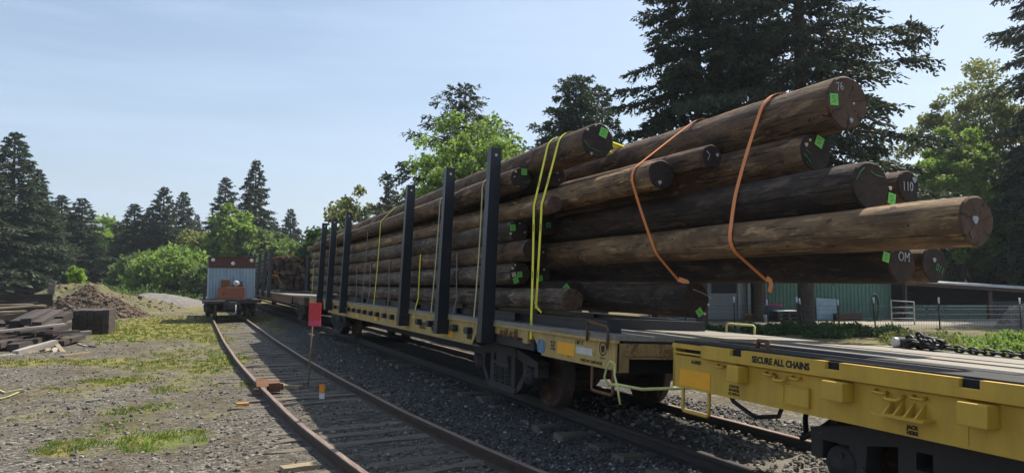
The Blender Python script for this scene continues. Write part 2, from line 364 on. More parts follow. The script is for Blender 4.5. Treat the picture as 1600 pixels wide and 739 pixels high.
def thing(name, label, cat, loc=(0, 0, 0), rz=0, group=None):
    o = bpy.data.objects.new(name, None); col.objects.link(o); o.location = loc; o.rotation_euler = (0, 0, rz); o.empty_display_size = .2
    return tag(o, label, cat, group)
def kids(o): return [c for c in col.objects if c.parent == o]
def copy_tree(o, parent=None, mats=None):
    c = o.copy(); col.objects.link(c); c.parent = parent
    for ch in kids(o): copy_tree(ch, c)
    return c
def text(name, body, size, mat, parent, loc, face='-x', label=None, bold=0.0, sx=1.0, rot=0):
    cu = bpy.data.curves.new('lettering', 'FONT'); cu.body = body; cu.size = size; cu.align_x = 'CENTER'; cu.align_y = 'CENTER'; cu.extrude = .001; cu.offset = bold; cu.resolution_u = 3
    t = bpy.data.objects.new('lettering', cu); col.objects.link(t)
    dg = bpy.context.evaluated_depsgraph_get(); me = bpy.data.meshes.new_from_object(t.evaluated_get(dg)); bpy.data.objects.remove(t); bpy.data.curves.remove(cu)
    ax = {'-x': ((0, -1, 0), (0, 0, 1), (-1, 0, 0)), '-y': ((1, 0, 0), (0, 0, 1), (0, -1, 0))}[face]
    m3 = Matrix(ax).transposed() @ Matrix.Rotation(rot, 3, 'Z')
    for q in me.vertices: q.co = m3 @ Vector((q.co.x*sx, q.co.y, q.co.z)) + Vector(loc)
    me.materials.clear(); me.materials.append(M[mat]); me.name = name
    o = ob(name, me, parent)
    if label: o['label'] = label
    return o

# ------------------------------------------------------------------ ground
TRK = [(80, 1.76), (40, 1.76), (30, 1.73), (24, 1.72), (18, 1.78), (14, 1.9), (10, 2.07), (7, 2.33), (5, 2.6), (3, 2.95), (0, 3.55), (-4, 4.3), (-9, 5.0)]
_ty = np.array([p[0] for p in TRK][::-1], float); _tx = np.array([p[1] for p in TRK][::-1], float)
_fy = np.linspace(-9, 80, 900); _fx = np.interp(_fy, _ty, _tx)
_ker = np.hanning(31); _ker /= _ker.sum(); _fx = np.convolve(np.pad(_fx, 15, mode='edge'), _ker, 'valid')
def trackx(y): return np.interp(y, _fy, _fx)
def gheight(x, y, fine=True):
    x = np.asarray(x, float); y = np.asarray(y, float)
    z = -.385+.0*x
    d = np.abs(x-trackx(y)); z = z-.02*np.exp(-(d/1.3)**4)
    z = z+.205*sstep(3.05, 4.15, x)*(1-sstep(6.6, 8.2, x))
    z = z+.10*(fbm(x*.11+3, y*.11, 3)-.45)*sstep(3, 9, np.abs(x-2.2))
    if fine: z = z+(fbm(x*2.3, y*2.3, 3)-.44)*.05*sstep(.9, 1.8, d)*(1-.4*sstep(3, 4.2, x))+(fbm(x*9, y*9, 2)-.37)*.022
    return z
patches = [(250, 508, 85, 16, .9, .25), (205, 520, 45, 12, .85, .5), (300, 497, 60, 8, .8, .2), (240, 482, 70, 5, .9, .2), (190, 595, 60, 6, .8, .4), (220, 640, 55, 13, .62, .7), (245, 685, 65, 16, .72, .8), (120, 610, 90, 12, .42, .3), (290, 600, 50, 20, .40, .5), (60, 650, 70, 16, .36, .3), (330, 640, 40, 22, .42, .5), (110, 520, 60, 10, .5, .3), (300, 545, 70, 12, .5, .4),
           (310, 690, 18, 7, .7, .8), (352, 556, 22, 22, .85, .5), (320, 575, 40, 14, .6, .4), (260, 570, 70, 10, .55, .3), (385, 600, 20, 10, .5, .4), (65, 566, 60, 5, .6, .2), (130, 690, 60, 9, .55, .3), (160, 565, 45, 5, .7, .3), (405, 500, 22, 8, .7, .2), (430, 515, 12, 5, .5, .1), (100, 705, 30, 9, .6, .2), (330, 530, 30, 12, .7, .4), (150, 480, 60, 6, .8, .2), (360, 512, 18, 8, .45, .1), (200, 665, 90, 22, .4, .6)]
_pw = []
for px, py, rx, ry, am, gr in patches:
    c = onZ(px, py); D = (c-CAM).dot(fw); _pw.append((c.x, c.y, rx*D/FPX, ry*D*D/(FPX*1.98), am, gr))
def masks(x, y):
    g = np.zeros_like(x); gr = np.zeros_like(x); wgt = np.zeros_like(x)+1e-6
    wob = (fbm(x*.8, y*.5, 4)-.45)*2.2
    for cx, cy, rx, ry, am, ge in _pw:
        q = ((x-cx)/rx)**2+((y-cy)/ry)**2; k = np.exp(-q*.6); g = np.maximum(g, am*np.clip(k*1.1, 0, 1)); gr += ge*k; wgt += k
    g = np.clip(g*(1+.5*wob)+.20*sstep(8, 26, y)*(x < 3)*(fbm(x*.5, y*.25, 3) > .42), 0, 1)
    far = sstep(52, 75, y)*(1-sstep(4, 9, x)); road = np.exp(-((y-88)/24.)**2)*sstep(-16, -9, x)*(1-sstep(-.6, .8, x))
    g = np.maximum(g, .75*sstep(45, 60, y)*(1-road)); right = sstep(7.5, 9.5, x)*(.35+.9*(fbm(x*.35, y*.35, 3)-.35))
    rroad = np.exp(-(((x*.41+y*.912)*0+ (x*math.sin(YAW)+y*math.cos(YAW))-34.5)/3.0)**2)*sstep(8, 12, x)
    g = np.where(x > 7.5, np.maximum(right, 0)*1.2*(1-rroad), g); road = np.maximum(np.clip(road*1.2, 0, 1), rroad)
    ci = sstep(2.9, 3.5, x+.5*(fbm(x*.9, y*.9, 3)-.45))*(1-sstep(6.9, 7.8, x)); ci = np.maximum(ci*.92, .35*np.exp(-((x-trackx(y))/1.1)**4)*sstep(0, 1, 30-y))
    chips = np.exp(-((x-5.5)/.9)**2)*np.exp(-((y-4.6)/1.5)**2)*.9; ci = ci*(1-chips); ci = np.where((x > 6.9), 0, ci)
    return np.clip(g, 0, 1), np.clip(np.maximum(road, chips*.55), 0, 1), np.clip(ci, 0, 1), np.clip(gr/wgt*np.where(x > 7.5, 2.5, 1), 0, 1)
xs = np.concatenate([-np.geomspace(1600, 12, 46), np.arange(-11.9, 9, .085), np.arange(9, 40, .6), np.geomspace(41, 1600, 36)])
ys = np.concatenate([-np.geomspace(800, 3, 18), np.arange(-2.5, 3, .4), np.arange(3, 16, .085), np.arange(16, 34, .16), np.arange(34, 64, .5), np.geomspace(65, 2200, 46)])
GX, GY = np.meshgrid(xs, ys); nx, ny = len(xs), len(ys)
GZ = gheight(GX, GY)
V = np.stack([GX.ravel(), GY.ravel(), GZ.ravel()], 1)
I = np.arange(nx*ny).reshape(ny, nx); F = np.stack([I[:-1, :-1].ravel(), I[:-1, 1:].ravel(), I[1:, 1:].ravel(), I[1:, :-1].ravel()], 1)
me = npmesh('ground', V, F, 'ground', True)
for nm, arr in zip(('grass', 'road', 'cinder', 'green'), masks(GX.ravel(), GY.ravel())):
    at = me.attributes.new(nm, 'FLOAT', 'POINT'); at.data.foreach_set('value', arr.astype(np.float32))
tag(ob('ground', me), kind='structure')
def gz(x, y): return float(gheight(np.array([x]), np.array([y]), False)[0])

# hills far away
def hill(name, cx, cy, rx, ry, h, seed):
    n = 40; V = []; F = []
    t = np.linspace(-1, 1, n); A, B = np.meshgrid(t, t); hh = np.clip(1-(A**2+B**2), 0, 1)**.8*h*(.75+.5*fbm(A*3+seed, B*3+seed))
    V = np.stack([(cx+A*rx).ravel(), (cy+B*ry).ravel(), hh.ravel()-1.5], 1); I = np.arange(n*n).reshape(n, n)
    F = np.stack([I[:-1, :-1].ravel(), I[:-1, 1:].ravel(), I[1:, 1:].ravel(), I[1:, :-1].ravel()], 1)
    tag(ob('hills', npmesh('hills', V, F, 'hill', True)), kind='structure')
c = atD(120, 440, 1300); hill('hills', c.x, c.y, 420, 260, 112, 3); c = atD(-150, 440, 1500); hill('hills', c.x, c.y, 600, 260, 120, 9)

# ------------------------------------------------------------------ foliage
def leaves(C, D, L, W, rg, flat=0.0):
    """diamond leaves: base C, direction D, length L, width W"""
    n = len(C); D = D/np.linalg.norm(D, axis=1, keepdims=True); r = rg.normal(size=(n, 3)); r[:, 2] += flat
    S = np.cross(D, r); S /= np.linalg.norm(S, axis=1, keepdims=True)+1e-9; L = np.asarray(L)[:, None]; W = np.asarray(W)[:, None]
    m = C+D*L*.45
    V = np.stack([C, m+S*W/2, C+D*L, m-S*W/2], 1).reshape(-1, 3); F = np.arange(4*n).reshape(n, 4); return V, F
def conifer_crown(h, rb, z0, seed, nb=150, ntw=14, nl=9, leaf=.26, wid=.10, droop=.35, shape=.95, ragged=.35):
    rg = np.random.default_rng(seed); Cs = []; Ds = []; Ls = []; tubes = MB(); base = None
    for i in range(nb):
        u = ((i+rg.random())/nb)**1.05; z = z0+(h-z0)*u*.985; L = rb*((1-u)**shape)*(1-ragged+rg.random()*ragged*1.5)+.12+.03*rb
        if rg.random() < .08: L *= 1.18
        if u < .10: L *= .7+.35*rg.random()
        az = i*2.399+rg.normal()*.4; dv = np.array([math.cos(az), math.sin(az), 0]); side = np.array([-math.sin(az), math.cos(az), 0]); ls = .40+.60*(1-u)
        el = .62*u**2+rg.normal()*.09-.05; t = np.linspace(.0, 1, 9); dr = droop*(1-.75*u)
        zz = z+L*(el*t-dr*t**2+dr*.45*t**4); P = dv*(L*t)[:, None]+np.stack([0*t, 0*t, zz], 1)
        tubes.tube(P[::2], [max(.008, L*.015*(1-q*.85)) for q in t[::2]], 4, False)
        k = max(5, int(ntw*L/rb+4)); tt = .10+.90*np.sort(rg.random(k))**.85
        for q in tt:
            p = np.array([np.interp(q, t, P[:, j]) for j in range(3)])
            for sg in (-1, 1):
                l2 = L*(.14+.24*(1-q))*(.7+.6*rg.random())+.05; d2 = side*sg*.8+dv*(.6+.35*rg.random())+np.array([0, 0, -.10-.25*rg.random()]); d2 /= np.linalg.norm(d2)
                s = np.linspace(.05, 1, nl)[:, None]*l2; pts = p+d2*s+np.array([0, 0, -1])*(s**2)*.22/max(l2, .2)
                Cs.append(pts); Ds.append(d2+rg.normal(size=(nl, 3))*.45+np.array([0, 0, -.5*rg.random()])); Ls.append(np.full(nl, ls))
            Cs.append(p[None]+rg.normal(size=(3, 3))*.03); Ds.append(dv+rg.normal(size=(3, 3))*.5); Ls.append(np.full(3, ls))
    k = 26; Cs.append(np.stack([0*np.arange(k), 0*np.arange(k), h*.93+h*.065*np.arange(k)/k], 1)+rg.normal(size=(k, 3))*.01); d = rg.normal(size=(k, 3))*.6; d[:, 2] = 1; Ds.append(d); Ls.append(np.full(k, .45))
    C = np.concatenate(Cs); D = np.concatenate(Ds); q = np.concatenate(Ls); n = len(C)
    V, F = leaves(C, D, leaf*q*(.6+.8*rg.random(n)), wid*q*(.6+.8*rg.random(n)), rg, 1.0); return V, F, tubes
def make_conifer(label, cat, h, rb, z0, seed, mat='needle_dark', trunk_r=None, name='conifer_tree', **kw):
    root = thing(name, label, cat); V, F, tb = conifer_crown(h, rb, z0, seed, **kw)
    ob('crown', npmesh('crown', V, F, mat), root); tr = trunk_r or h*.017
    tb.tube([(0, 0, -.3), (.0, 0, .3), (.02, .01, h*.25), (-.02, .03, h*.6), (0, 0, h*.97)], [tr*1.5, tr*1.15, tr, tr*.65, .02], 10); tb.build('trunk', 'bark', root); return root
def broad_crown(h, r, z0, seed, nclump=60, nl=130, leaf=.22, wid=.16, gap=.25, oval=1.0, csize=.24):
    rg = np.random.default_rng(seed); tb = MB(); Cs = []; ph = rg.random(3)*6.28
    for i in range(nclump):
        u = rg.random(); az = i*2.399+rg.normal()*.3; ct = -0.75+1.75*(i+.5)/nclump; st = math.sqrt(max(0, 1-ct*ct))
        lob = 1+.22*math.sin(3*az+ph[0])+.14*math.sin(5*az+ct*4+ph[1]); rad = (.55+.45*rg.random()**.5)*lob*.86
        hc = (h+z0)/2; hv = (h-z0)/2; c = np.array([r*rad*st*math.cos(az), r*rad*st*math.sin(az), hc+hv*oval*rad*ct])
        if i % 2 == 0 and nclump < 200:
            m = c*np.array([.4, .4, 1])*np.array([1, 1, .0])+np.array([0, 0, z0*.6+c[2]*.35]); tb.tube([(0, 0, z0*.5), tuple(m), tuple(c)], [r*.022, r*.012, .01], 5, False)
        cs = r*csize*(.6+.8*rg.random()); k = int(nl*(.6+.8*rg.random())); d = rg.normal(size=(k, 3)); d /= np.linalg.norm(d, axis=1, keepdims=True)
        Cs.append(c+d*cs*(rg.random((k, 1))**.45)*np.array([1.15, 1.15, .75]))
    C = np.concatenate(Cs); n = len(C); D = rg.normal(size=(n, 3))+np.array([0, 0, -.35])
    V, F = leaves(C, D, leaf*(.55+.9*rg.random(n)), wid*(.55+.9*rg.random(n)), rg, .6); return V, F, tb
def make_broad(label, cat, h, r, z0, seed, mat='leaf_mid', name='leafy_tree', **kw):
    root = thing(name, label, cat); V, F, tb = broad_crown(h, r, z0, seed, **kw); ob('crown', npmesh('crown', V, F, mat), root)
    tr = max(.05, h*.018); tb.tube([(0, 0, -.3), (0, 0, z0*.5+.1), (.05, .02, z0+(h-z0)*.3), (0, 0, z0+(h-z0)*.75)], [tr*1.4, tr, tr*.7, .02], 8); tb.build('trunk', 'bark', root); return root
def put(o, px, D, scale=1, rz=None, sx=None):
    p = atD(px, 440, D); o.location = (p.x, p.y, gz(p.x, p.y) if D < 60 else -.4); s = scale; o.scale = (s*(sx or 1), s*(sx or 1), s); o.rotation_euler = (0, 0, rz if rz is not None else random.random()*6.28); return o
def htop(topy, D): return (440-topy)/FPX*D+2.0

# far and mid conifers, three prototypes copied
CG = 'conifers along the left edge of the yard'
protoA = make_conifer('tall conifer', 'tree', 20, 5.0, .8, 11, 'needle_mid', nb=230, ntw=12, nl=7, leaf=.58, wid=.25, shape=.82)
protoB = make_conifer('tall conifer', 'tree', 20, 4.2, .9, 12, 'needle_dark', nb=200, ntw=12, nl=7, leaf=.56, wid=.24, ragged=.55, shape=.82)
protoC = make_conifer('tall conifer', 'tree', 20, 4.6, .6, 13, 'needle_grey', nb=210, ntw=12, nl=7, leaf=.58, wid=.25, droop=.6, shape=.8)
used = set()
def far_conifer(proto, px, topy, D, hw, label, group=CG):
    o = proto if proto not in used else copy_tree(proto); used.add(proto)
    H = htop(topy, D); s = H/20; base = {protoA: 5.0, protoB: 4.2, protoC: 4.6}[proto]; sx = 1.22*(hw*D/FPX)/(base*s)
    put(o, px, D, s, None, sx); return tag(o, label, 'tree', group)
A_, B_, C_ = protoA, protoB, protoC
for args in [
    (C_, -42, 228, 74, 80, 'pale drooping conifer cut by the left edge of the photo'),
    (A_, 14, 203, 78, 74, 'tallest conifer at the far left, behind the timber piles'),
    (A_, 52, 262, 84, 52, 'mid-height conifer leaning out right of the tallest left conifer'),
    (B_, 92, 303, 90, 44, 'pointed conifer fourth from the left edge'),
    (A_, 124, 308, 92, 50, 'pointed conifer directly behind the brown dirt pile'),
    (A_, 70, 312, 82, 48, 'low conifer filling the left tree line beside the tallest one'),
    (B_, 207, 317, 98, 46, 'conifer right of the gap with the distant hill, lowest of its clump'),
    (B_, 252, 290, 98, 44, 'dark pointed conifer standing tallest above the green bushes'),
    (A_, 283, 298, 104, 38, 'slimmer conifer just right of the dark pointed one above the bushes'),
    (B_, 231, 322, 108, 34, 'small conifer top showing between two conifers above the bushes'),
    (C_, 305, 334, 120, 20, 'tiny distant conifer top left of the pair above the blue box car'),
    (B_, 349, 275, 96, 42, 'conifer left of the pair above the blue box car'),
    (B_, 396, 247, 92, 42, 'tallest conifer above the blue box car, with ragged branches'),
    (A_, 452, 325, 100, 32, 'short conifer right of the tall pair, above the far log bundle'),
    (B_, 606, 271, 66, 34, 'small pointed conifer rising over the logs left of the bright green tree'),
    (A_, 428, 345, 110, 34, 'low conifer behind the far log bundle stakes'),
    (B_, 180, 345, 120, 26, 'small conifer deep in the gap before the distant hill'),
]: far_conifer(*args)
D = 46
o = make_conifer('spreading dark conifer with long open branches behind the bright green tree', 'tree', htop(126, D), 6.2, 3.0, 21, 'needle_dark', nb=130, ntw=16, nl=9, leaf=.40, wid=.18, ragged=.6, droop=.25, shape=.72); put(o, 726, D, 1, 1.0)
D = 40
o = make_conifer('dense bushy conifer above the topmost banded log', 'tree', htop(116, D), 3.3, 3.0, 22, 'needle_mid', nb=230, ntw=14, nl=9, leaf=.36, wid=.16, ragged=.3, droop=.05, shape=.5); put(o, 902, D, 1, 2.0)
o = make_conifer('slim conifer tucked right of the dense bushy conifer', 'tree', htop(126, D+2), 1.9, 3.0, 23, 'needle_mid', nb=140, ntw=11, nl=8, leaf=.36, wid=.13, ragged=.4, droop=.05, shape=.6); put(o, 943, D+2, 1, 2.4)
# big firs over the house
big = dict(nb=205, ntw=26, nl=12, leaf=.25, wid=.12, droop=.40, ragged=.45)
o = make_conifer('big dark fir with a bare trunk gap, left of the twin firs over the logs', 'tree', 21, 3.4, 4.6, 31, 'needle_dark', trunk_r=.22, shape=.55, **big); put(o, 1096, 30, 1, .4)
o = make_conifer('largest dark fir with thick trunk standing before the green siding', 'tree', 25, 4.9, 5.4, 32, 'needle_dark', trunk_r=.29, shape=.5, **big); put(o, 1259, 29.5, 1, 1.9)
o = make_conifer('dark fir between the two front firs, set further back', 'tree', 22, 4.6, 3.0, 33, 'needle_dark', trunk_r=.24, shape=.55, nb=105, ntw=16, nl=9, leaf=.32, wid=.13, droop=.4, ragged=.5); put(o, 1185, 36, 1, 3.1)
o = make_conifer('dark low branched fir behind the long log ends, right of the largest fir', 'tree', 13.5, 4.4, 3.6, 34, 'needle_dark', trunk_r=.2, shape=.6, nb=150, ntw=15, nl=8, leaf=.36, wid=.13, droop=.45, ragged=.4); put(o, 1368, 44, .80, 3.8)
o = make_conifer('dark hanging cedar cut by the right edge of the photo', 'tree', 27, 4.0, 2.5, 35, 'needle_dark', trunk_r=.35, shape=.36, nb=330, ntw=24, nl=10, leaf=.34, wid=.15, droop=.8, ragged=.55); put(o, 1688, 43, 1.1, 5.0)
# broadleaf
BL = 'leafy trees and bushes'
def broad(px, topy, D, hw, z0, mat, seed, label, cat='tree', name='leafy_tree', **kw):
    h = htop(topy, D); r = hw*D/FPX; o = make_broad(label, cat, h, r, z0, seed, mat, name, **kw); put(o, px, D, 1); return tag(o, group=BL)
lf = lambda D: dict(leaf=.0062*D, wid=.0044*D)
broad(752, 170, 38, 104, 1.5, 'leaf_bright', 41, 'bright yellow green maple rising behind the stacked logs', nclump=110, nl=130, csize=.2, **lf(38))
broad(690, 235, 36, 60, 1.5, 'leaf_bright', 42, 'lower lobe of bright green tree left of the big maple, over the stakes', nclump=60, nl=110, csize=.24, **lf(36))
broad(545, 298, 52, 40, 1, 'leaf_olive', 43, 'sparse pale tree above the far group of black stakes', nclump=70, nl=60, csize=.26, **lf(52))
broad(505, 352, 48, 48, .5, 'leaf_deep', 44, 'deep green tree right behind the three far stakes', nclump=70, nl=110, **lf(48))
broad(455, 372, 74, 52, .5, 'leaf_mid', 45, 'mid green tree above the far log bundle', nclump=80, nl=100, **lf(74))
broad(412, 360, 84, 42, .5, 'leaf_mid', 46, 'mid green tree between the blue box car and the far bundle', nclump=80, nl=100, **lf(84))
broad(362, 332, 82, 42, .8, 'leaf_bright', 47, 'pale green tree rising straight above the blue box car', nclump=80, nl=90, **lf(82))
broad(308, 356, 84, 46, .5, 'leaf_olive', 48, 'olive tree left of the pale one above the box car', nclump=80, nl=100, **lf(84))
broad(272, 388, 74, 62, .2, 'leaf_bright', 49, 'broad light green bush left of the blue box car', 'bush', 'bush', nclump=90, nl=100, **lf(74))
broad(222, 404, 80, 48, .2, 'leaf_mid', 50, 'rounded bush left of the broad light green one', 'bush', 'bush', nclump=80, nl=90, **lf(80))
broad(318, 412, 70, 30, .2, 'leaf_mid', 51, 'bush touching the left side of the blue box car', 'bush', 'bush', nclump=60, nl=90, **lf(70))
broad(166, 338, 120, 30, .5, 'leaf_lime', 52, 'sunlit lime tree in the gap between the left conifers', nclump=70, nl=90, **lf(110))
broad(148, 362, 112, 22, .5, 'leaf_lime', 53, 'smaller lime tree low in the gap between the left conifers', nclump=60, nl=80, **lf(110))
broad(185, 392, 105, 26, .5, 'leaf_mid', 54, 'green shrub at the foot of the gap in the conifers', 'bush', 'bush', nclump=60, nl=80, **lf(105))
broad(122, 414, 56, 11, .5, 'leaf_lime', 55, 'tiny lime sapling sprouting on the sandy mound', 'sapling', 'sapling', nclump=28, nl=40, csize=.35, leaf=.24, wid=.18)
broad(1535, 105, 52, 100, 2.0, 'leaf_olive', 56, 'olive leaved tree against the sky right of the firs', nclump=170, nl=190, csize=.17, **lf(42))
broad(1495, 185, 45, 62, 1.5, 'leaf_bright', 57, 'lighter green tree in front of the olive leaved tree', nclump=120, nl=200, csize=.2, **lf(38))
broad(1545, 285, 46, 80, .6, 'leaf_bright', 58, 'deep green tree over the low dark goat shed', nclump=120, nl=190, csize=.2, **lf(38))
broad(1440, 330, 46, 60, .6, 'leaf_deep', 59, 'deep green tree behind the ends of the longest logs', nclump=90, nl=120, **lf(44))
broad(1420, 270, 52, 44, 1.0, 'leaf_olive', 60, 'olive tree low in the gap right of the largest fir', nclump=80, nl=90, **lf(50))
broad(1640, 330, 45, 70, .6, 'leaf_deep', 61, 'deep green tree cut by the right edge behind the shed', nclump=90, nl=120, **lf(38))
# distant wood closing the horizon, one mass
rg = np.random.default_rng(5); Cs = []
for px, topy, D in [(x, 395+18*math.sin(x*.021)+rg.normal()*10, 150+20*rg.random()) for x in range(-400, 2100, 7)]:
    if 130 < px < 200: topy = 425
    h = htop(topy, D); p = atD(px, 440, D); k = 130
    q = rg.normal(size=(k, 3))*np.array([1.5, 1.5, 0]); q[:, 2] = rg.random(k)**.8*h; q[:, :2] *= (1.15-q[:, 2:]/h); Cs.append(q+np.array([p.x, p.y, -.4]))
C = np.concatenate(Cs); n = len(C); V, F = leaves(C, rg.normal(size=(n, 3))+np.array([0, 0, .2]), .9+.9*rg.random(n), .6+.6*rg.random(n), rg, .5)
tag(ob('distant_wood', npmesh('distant_wood', V, F, 'leaf_deep')), 'far dark wood closing the horizon behind the yard', 'wood', kind='stuff')
# bramble bank
def bank(name, label, spots, mat, leaf, k, cat='plants'):
    rg = np.random.default_rng(hash(name) % 1000 if False else len(spots)*31+k); Cs = []
    for x, y, r, h in spots:
        kk = int(k*(.7+.6*rg.random())); d = rg.normal(size=(kk, 3)); d /= np.linalg.norm(d, axis=1, keepdims=True); d *= rg.random((kk, 1))**.4; d[:, 2] = np.abs(d[:, 2])*h; d[:, :2] *= r
        Cs.append(d+np.array([x, y, gz(x, y)]))
    C = np.concatenate(Cs); n = len(C); V, F = leaves(C, rg.normal(size=(n, 3))+np.array([0, 0, .5]), leaf*(.5+rg.random(n)), leaf*.6*(.5+rg.random(n)), rg, .6)
    return tag(ob(name, npmesh(name, V, F, mat)), label, cat, kind='stuff')
rg = np.random.default_rng(8); sp = []
for i in range(110):
    px = 120+rg.random()*215; D = 66+rg.random()*16; p = atD(px, 440, D); sp.append((p.x, p.y, .9+rg.random()*1.2, .5+rg.random()*.9+.5*(px < 250)))
bank('bramble_bank', 'low green brambles spread along the far side of the gravel road', sp, 'leaf_mid', .30, 190)

# ------------------------------------------------------------------ railway tracks
def rail_mesh(pts, parent, zt, hgt=.155, label=None, mat='rail_steel', top='rail_top'):
    prof = [(-.036, 0), (.036, 0), (.036, -.038), (.009, -.052), (.009, -hgt+.03), (.07, -hgt+.012), (.07, -hgt), (-.07, -hgt), (-.07, -hgt+.012), (-.009, -hgt+.03), (-.009, -.052), (-.036, -.038)]
    m = MB(); n = len(prof); vs = []
    for i, p in enumerate(pts):
        t = (Vector(pts[min(i+1, len(pts)-1)])-Vector(pts[max(i-1, 0)])).normalized(); s = Vector((t.y, -t.x, 0))
        for a_, b_ in prof: vs.append(Vector((p[0], p[1], zt))+s*a_+Vector((0, 0, b_)))
    m.add(vs, [(i*n+k, i*n+(k+1) % n, (i+1)*n+(k+1) % n, (i+1)*n+k) for i in range(len(pts)-1) for k in range(n)])
    r = m.build('rail', mat, parent, label=label)
    c = MB(); vs = []
    for i, p in enumerate(pts):
        t = (Vector(pts[min(i+1, len(pts)-1)])-Vector(pts[max(i-1, 0)])).normalized(); s = Vector((t.y, -t.x, 0))
        for a_, b_ in ((-.032, .001), (.032, .001), (.026, .006), (-.026, .006)): vs.append(Vector((p[0], p[1], zt))+s*a_+Vector((0, 0, b_)))
    c.add(vs, [(i*4+k, i*4+(k+1) % 4, i*4+4+(k+1) % 4, i*4+4+k) for i in range(len(pts)-1) for k in range(4)]); c.build('running_surface', top, r)
    return r
def tie_mesh(rg, L=2.6, W=.225, H=.17):
    m = MB(); n = 9; vs = []
    for i in range(n):
        x = -L/2+L*i/(n-1); k = lambda: rg.normal()*.007
        vs += [(x, -W/2+k(), -H), (x, W/2+k(), -H), (x, W/2+k(), k()), (x, W*.1+k(), .004+k()*.6), (x, -W*.2+k(), .004+k()*.6), (x, -W/2+k(), k())]
    m.add(vs, [(i*6+k, i*6+(k+1) % 6, i*6+6+(k+1) % 6, i*6+6+k) for i in range(n-1) for k in range(6)]+[tuple(range(5, -1, -1)), tuple(range((n-1)*6, n*6))]); return m.mesh('tie', 'tie_grey')
rg = np.random.default_rng(3); ties = [tie_mesh(rg) for _ in range(6)]
SX = lambda s, x: -x if s < 0 else x-.4
CANT = R(3.0); CSH = Vector((1.5*(math.cos(CANT)-1)-1.05*math.sin(CANT), 0, 1.05*(1-math.cos(CANT))-1.5*math.sin(CANT)))   # the train stands on a canted track, its far side lower
yy = np.arange(-8, 78, .5)
sid = thing('railway_track', 'rusty siding track curving past the red plate towards the blue box car', 'track', (0, 0, 0))
rail_mesh([(trackx(y)-.755, y, 0) for y in yy], sid, -.255); rail_mesh([(trackx(y)+.755, y, 0) for y in yy], sid, -.255)
y = 2.6
for i in range(74):
    o = ob('tie', ties[i % 6], sid, (float(trackx(y))+rg.normal()*.06, y, -.402+rg.normal()*.008)); sl_ = float(trackx(y+.3)-trackx(y-.3))/.6
    o.rotation_euler = (0, 0, -math.atan(sl_)+rg.normal()*.025); y += .53+rg.normal()*.03
main = thing('railway_track', 'dark track under the log train flatcars', 'track', (5.22, 0, 0))
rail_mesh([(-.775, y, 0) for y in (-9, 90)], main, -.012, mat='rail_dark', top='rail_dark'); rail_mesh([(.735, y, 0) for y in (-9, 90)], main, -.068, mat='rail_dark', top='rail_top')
for i in range(96):
    o = ob('tie', ties[i % 6], main, (rg.normal()*.04, -5+i*.56, -.232+rg.normal()*.022)); o.rotation_euler = (0, CANT, rg.normal()*.015)

# ------------------------------------------------------------------ gravel and grass
ico = bmesh.new(); bmesh.ops.create_icosphere(ico, subdivisions=1, radius=1); ico.verts.index_update()
IV = np.array([v.co[:] for v in ico.verts]); IF = np.array([[v.index for v in f.verts] for f in ico.faces]); ico.free()
def stones(name, label, P, S, mat, rg, sink=.35):
    n = len(P); V = np.repeat(IV[None], n, 0)*(1+rg.normal(size=(n, 12, 1))*.16); V = V*rg.uniform(.55, 1.25, (n, 1, 3))*np.array([1, 1, .7])
    a_ = rg.random(n)*6.28; b_ = rg.normal(size=n)*.5; ca, sa = np.cos(a_)[:, None], np.sin(a_)[:, None]; cb, sb = np.cos(b_)[:, None], np.sin(b_)[:, None]
    x, y, z = V[..., 0], V[..., 1], V[..., 2]; y, z = y*cb-z*sb, y*sb+z*cb; x, y = x*ca-y*sa, x*sa+y*ca
    V = np.stack([x, y, z], -1)*S[:, None, None]+P[:, None, :]; V[..., 2] += (S*sink)[:, None]
    F = (IF[None]+np.arange(n)[:, None, None]*12).reshape(-1, 3)
    return tag(ob(name, npmesh(name, V.reshape(-1, 3), F, mat)), label, 'gravel', kind='stuff')
rg = np.random.default_rng(4)
def scatter(n, x0, x1, y0, y1, pw=1.7):
    y = y0*((y1/y0)**(rg.random(n)**1.0)) if pw is None else (y0**(1-pw)+(y1**(1-pw)-y0**(1-pw))*rg.random(n))**(1/(1-pw)); x = x0+(x1-x0)*rg.random(n); return x, y
x, y = scatter(42000, -6, 3.4, 3.6, 30); g_, r_, c_, _ = masks(x, y); d = np.abs(np.abs(x-trackx(y))-.755)
k = (g_ < .2+.5*rg.random(len(x))) & (d > .10) & (rg.random(len(x)) < .15+1.6*np.clip(fbm(x*.9, y*.9, 4)-.32, 0, 1)); x, y = x[k], y[k]
stones('loose_gravel', 'loose grey gravel strewn over the yard left of the train', np.stack([x, y, gheight(x, y)], 1), .008+.024*rg.random(len(x))**3+.004*(y > 9), 'gravel_stone', rg)
x, y = scatter(18000, 2.9, 4.4, 3.4, 24); d = np.abs(np.abs(x-trackx(y))-.755); k = (d > .10); x, y = x[k], y[k]
stones('dark_ballast', 'dark cinder ballast between the two tracks', np.stack([x, y, gheight(x, y)], 1), .008+.020*rg.random(len(x))**3, 'cinder_stone', rg)
x, y = scatter(5000, 4.6, 7.2, 3.2, 9.5); k = np.abs(np.abs(x-5.22)-.755) > .09; x, y = x[k], y[k]
stones('track_ballast', 'pale stones and chips lying between and beyond the rails under the train', np.stack([x, y, gheight(x, y)+.01], 1), .012+.026*rg.random(len(x))**2, 'gravel_stone', rg)
